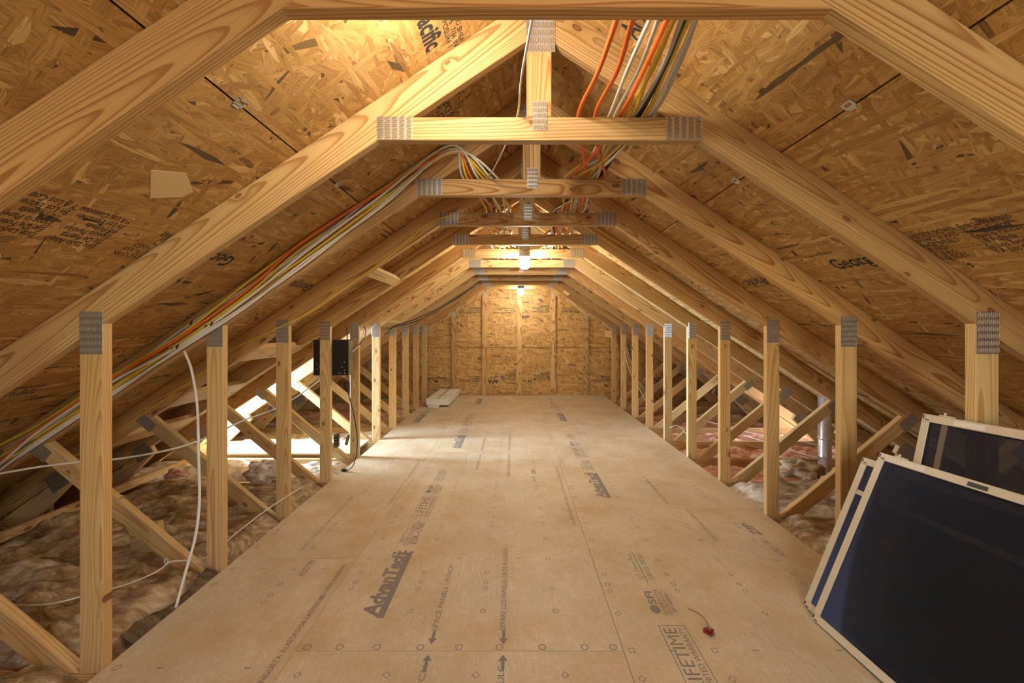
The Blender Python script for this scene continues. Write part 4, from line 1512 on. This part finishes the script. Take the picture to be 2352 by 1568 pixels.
ft('ALREDEDOR DE LOS LADOS LENGUETA', 0.030, 0.405, 2.55, 1.1)
ft('ASTM', 0.03, 0.185, 3.28, 0.12)
ft('ZIP', 0.05, 0.195, 3.45, 0.12, bold=0.001)


def arrow(x, y, d, p):
    flat('print_arrow', [[(x - 0.018, y), (x + 0.018, y), (x, y + 0.03 * d)][::d], rect(x - 0.006, x + 0.006, *sorted((y, y - 0.045 * d)))], p, M['ink_floor'])


arrow(-0.335, 1.62, -1, fpanel(-0.335, 1.62))
arrow(-0.042, 1.62, -1, fpanel(-0.042, 1.62))
arrow(-0.335, 1.51, 1, fpanel(-0.335, 1.5))
arrow(-0.042, 1.51, 1, fpanel(-0.042, 1.5))


# fastener marks: squares, diamonds and rings in rows
def marks(nm, x0, x1, y0, y1, ybase):
    p = panels[nm]
    for i in range(len(p)):
        ys = strips[nm][2]
        a, b = ys[i], ys[i + 1]
        if b < 1.2:
            continue
        polys = []
        xs = [x0 + 0.165 * j for j in range(int((x1 - x0) / 0.165) + 1)]

        def ring(x, y, n, r0, r1, rot):
            for j in range(n):
                t0, t1 = rot + 2 * math.pi * j / n, rot + 2 * math.pi * (j + 1) / n
                polys.append([(x + r0 * math.cos(t0), y + r0 * math.sin(t0)), (x + r1 * math.cos(t0), y + r1 * math.sin(t0)), (x + r1 * math.cos(t1), y + r1 * math.sin(t1)), (x + r0 * math.cos(t1), y + r0 * math.sin(t1))])
        rg = random.Random(i * 7 + len(nm))
        for q in range(1, 20):
            y = ybase + (q - 8) * 0.61
            for typ, yy in (('sq', y), ('di', y - 0.127), ('ci', y - 0.205), ('di', y + 0.375 - 0.02), ('ci', y + 0.203)):
                if not (a + 0.02 < yy < b - 0.02):
                    continue
                for j, x in enumerate(xs):
                    if rg.random() < 0.12:
                        continue
                    if j % 2 == 0:
                        if typ == 'sq':
                            ring(x, yy, 4, 0.0125, 0.0165, math.pi / 4)
                        elif typ == 'di':
                            ring(x, yy, 4, 0.0115, 0.0155, 0)
                        else:
                            ring(x, yy, 12, 0.0095, 0.0130, 0)
                    elif typ == 'sq':
                        polys.append(rect(x - 0.014, x + 0.014, yy - 0.002, yy + 0.002))
        if nm == 'mid' and abs(a - 1.559) < 0.01:
            for x in (-0.83, -0.70, -0.55, -0.375, -0.22, -0.057, 0.115, 0.285, 0.40):
                ring(x, a + 0.017, 14, 0.0115, 0.0155, 0)
        flat('fastener_marks', polys, p[i], M['ink_floor'])


marks('mid', -0.80, 0.42, 0, 0, 2.186)
marks('left', -1.50, -0.90, 0, 0, 2.09)
marks('right', 0.47, 1.70, 0, 0, 2.17)


# ------------------------------------------------------------------ print on roof and gable boards
def rt(s, size, side, u, y, flip, bold=0.0, sx=1.0):
    """lettering on a roof slope; flip 0: reads towards the lens; 1: reads away"""
    up_slope = Vector((-side * COSP, 0, SINP))
    if side < 0:
        x, yv = ((0, -1, 0), -up_slope) if flip == 0 else ((0, 1, 0), up_slope)
    else:
        x, yv = ((0, -1, 0), up_slope) if flip == 0 else ((0, 1, 0), -up_slope)
    o = text(s, size, sheath_xyz(side, u, y), x, yv, panel_at(side, u, y), M['ink'], lift=0.0008, bold=bold, sx=sx)
    return o


ES = 'Este Lado Abajo\nEje De Fuerza\nEspacio Paneles\n1/8 Pulgada\nEn Los Extremos\nY A Los Costados'
EN = 'THIS SIDE DOWN\nSTRENGTH AXIS\nSPACE PANELS\n1/8 INCH\nAT ENDS\nAND SIDES'
def roof_hit(side, x, y):
    a_, c_ = (x - VX) / F, (VY - y) / F
    d = (ZJ + TV + HALF * PITCH + PITCH * side * XC - EYE) / (c_ + PITCH * side * a_)
    return side * (a_ * d - XC), d


def rp(s, side, p0, size, flip, sx=0.8, bold=0.0):
    """lettering placed by the two ends its first line has on the slope"""
    u0, y0 = roof_hit(side, *p0)
    rt(s, size, side, u0, y0, flip, bold, sx)


rp(ES, -1, (223, 563), 0.035, 0, 0.6)
rp(ES, -1, (87, 535), 0.035, 0, 0.6)
u_, y_ = roof_hit(-1, 257, 572)
rt(EN, 0.033, -1, u_, y_ + 0.17, 0, 0.0, 0.6)
rp(ES, 1, (2206, 525), 0.035, 0, 0.6)
rp(EN, 1, (2090, 551), 0.033, 0, 0.6)
rp('Georgi', 1, (1925, 618), 0.105, 0, 0.72, 0.001)
rp('ia-Pacific', 1, (1764, 633), 0.105, 1, 0.72, 0.001)
rp('Georgi', -1, (545, 592), 0.105, 0, 0.72, 0.001)
rp('Georgia-Pac', -1, (722, 655), 0.105, 0, 0.72, 0.001)
rp('Pacific', -1, (952, 30), 0.10, 1, 0.72, 0.003)
rp('APA', 1, (1462, 92), 0.10, 0, 0.72, 0.002)
# one large pale flake on the first left bay
q = [roof_hit(-1, *p) for p in ((346, 390), (428, 397), (444, 440), (418, 452), (345, 455))]
vs = [tuple(sheath_xyz(-1, u, y, 0.0009)) for u, y in q] + [tuple(sheath_xyz(-1, u, y, 0.0001)) for u, y in q]
n_ = len(q)
fs = [list(range(n_)), list(range(2 * n_ - 1, n_ - 1, -1))] + [[i, n_ + i, n_ + (i + 1) % n_, (i + 1) % n_] for i in range(n_)]
ob('pale_flake', mesh('pale_flake', vs, fs, M['flake'], [(v[1] * 1.0, v[0], 0) for v in vs]), panel_at(-1, *q[0]))
rt('RATED SHEATHING\n24/16  7/16 INCH\nEXPOSURE 1', 0.030, -1, 0.30, 1.30, 1)
rt('SIZED FOR SPACING\nEXPOSURE 1', 0.036, 1, 0.40, 1.30, 0)
rt('RATED SHEATHING\n24/16  7/16 INCH\nEXPOSURE 1', 0.036, -1, 2.35, 1.85, 0, 0.0, 0.8)
rt('SPACE PANELS\nAT ENDS', 0.04, -1, 2.30, 1.55, 0)
rt('RATED SHEATHING\n24/16 EXPOSURE 1', 0.04, -1, 2.5, 2.35, 0)
rt('RATED SHEATHING\n24/16 EXPOSURE 1', 0.05, -1, 0.42, 1.95, 0)
rt('STRENGTH AXIS\nTHIS SIDE DOWN', 0.04, 1, 2.55, 2.35, 0)


def gt(s, size, pxx, pyy, fit=None, bold=0.0):
    """print on the gable boards, upside down; pxx, pyy is its right-hand start"""
    p = px(pxx, pyy, GY)
    row = 0 if p.z < ZR[1] else 1
    par = wall_back
    for (i, j), o in gpan.items():
        xs = [v.co.x for v in o.data.vertices]
        if i == row and min(xs) <= p.x <= max(xs):
            par = o
    text(s, size, (p.x, GY, p.z), (-1, 0, 0), (0, 0, -1), par, M['ink'], lift=0.0006, bold=bold, fit=fit)


SF = 'SUSTAINABLE FORESTRY INITIATIVE\nCertified Sourcing\nwww.sfiprogram.org'
RS = 'RATED SHEATHING\n24/16  7/16 INCH\nSIZED FOR SPACING\nEXPOSURE 1'
for x in (1027, 1536):
    gt('Georgia-Pacific', 0.085, x, 866, 0.41, 0.0008)
    flat_p = px(x - 25, 880, GY)
    ob('print_triangle', mesh('print_triangle', [(flat_p.x - 0.05, GY - 0.0006, flat_p.z + 0.055), (flat_p.x + 0.05, GY - 0.0006, flat_p.z + 0.055), (flat_p.x, GY - 0.0006, flat_p.z)], [[0, 1, 2]], M['ink']), wall_back)
gt(SF, 0.046, 1101, 872, 0.40, 0.0011)
gt(SF, 0.046, 1400, 872, 0.36, 0.0011)
gt('MILL 507', 0.05, 1143, 864, 0.16, 0.0004)
gt('APA', 0.10, 1145, 872, 0.21, 0.003)
gt(RS, 0.042, 1184, 868, 0.20, 0.0011)
gt('24/16', 0.09, 1222, 872, 0.17, 0.0004)
gt(RS, 0.042, 1262, 868, 0.32, 0.0011)
gt(SF, 0.046, 1103, 716, 0.42, 0.0011)
gt(SF, 0.046, 1182, 716, 0.42, 0.0011)
gt('APA', 0.085, 1216, 724, 0.16, 0.003)
gt('MILL 507', 0.045, 1216, 716, 0.15)
gt(RS, 0.042, 1262, 714, 0.34, 0.0011)
gt(RS, 0.042, 1330, 714, 0.30, 0.0011)

flush_text()
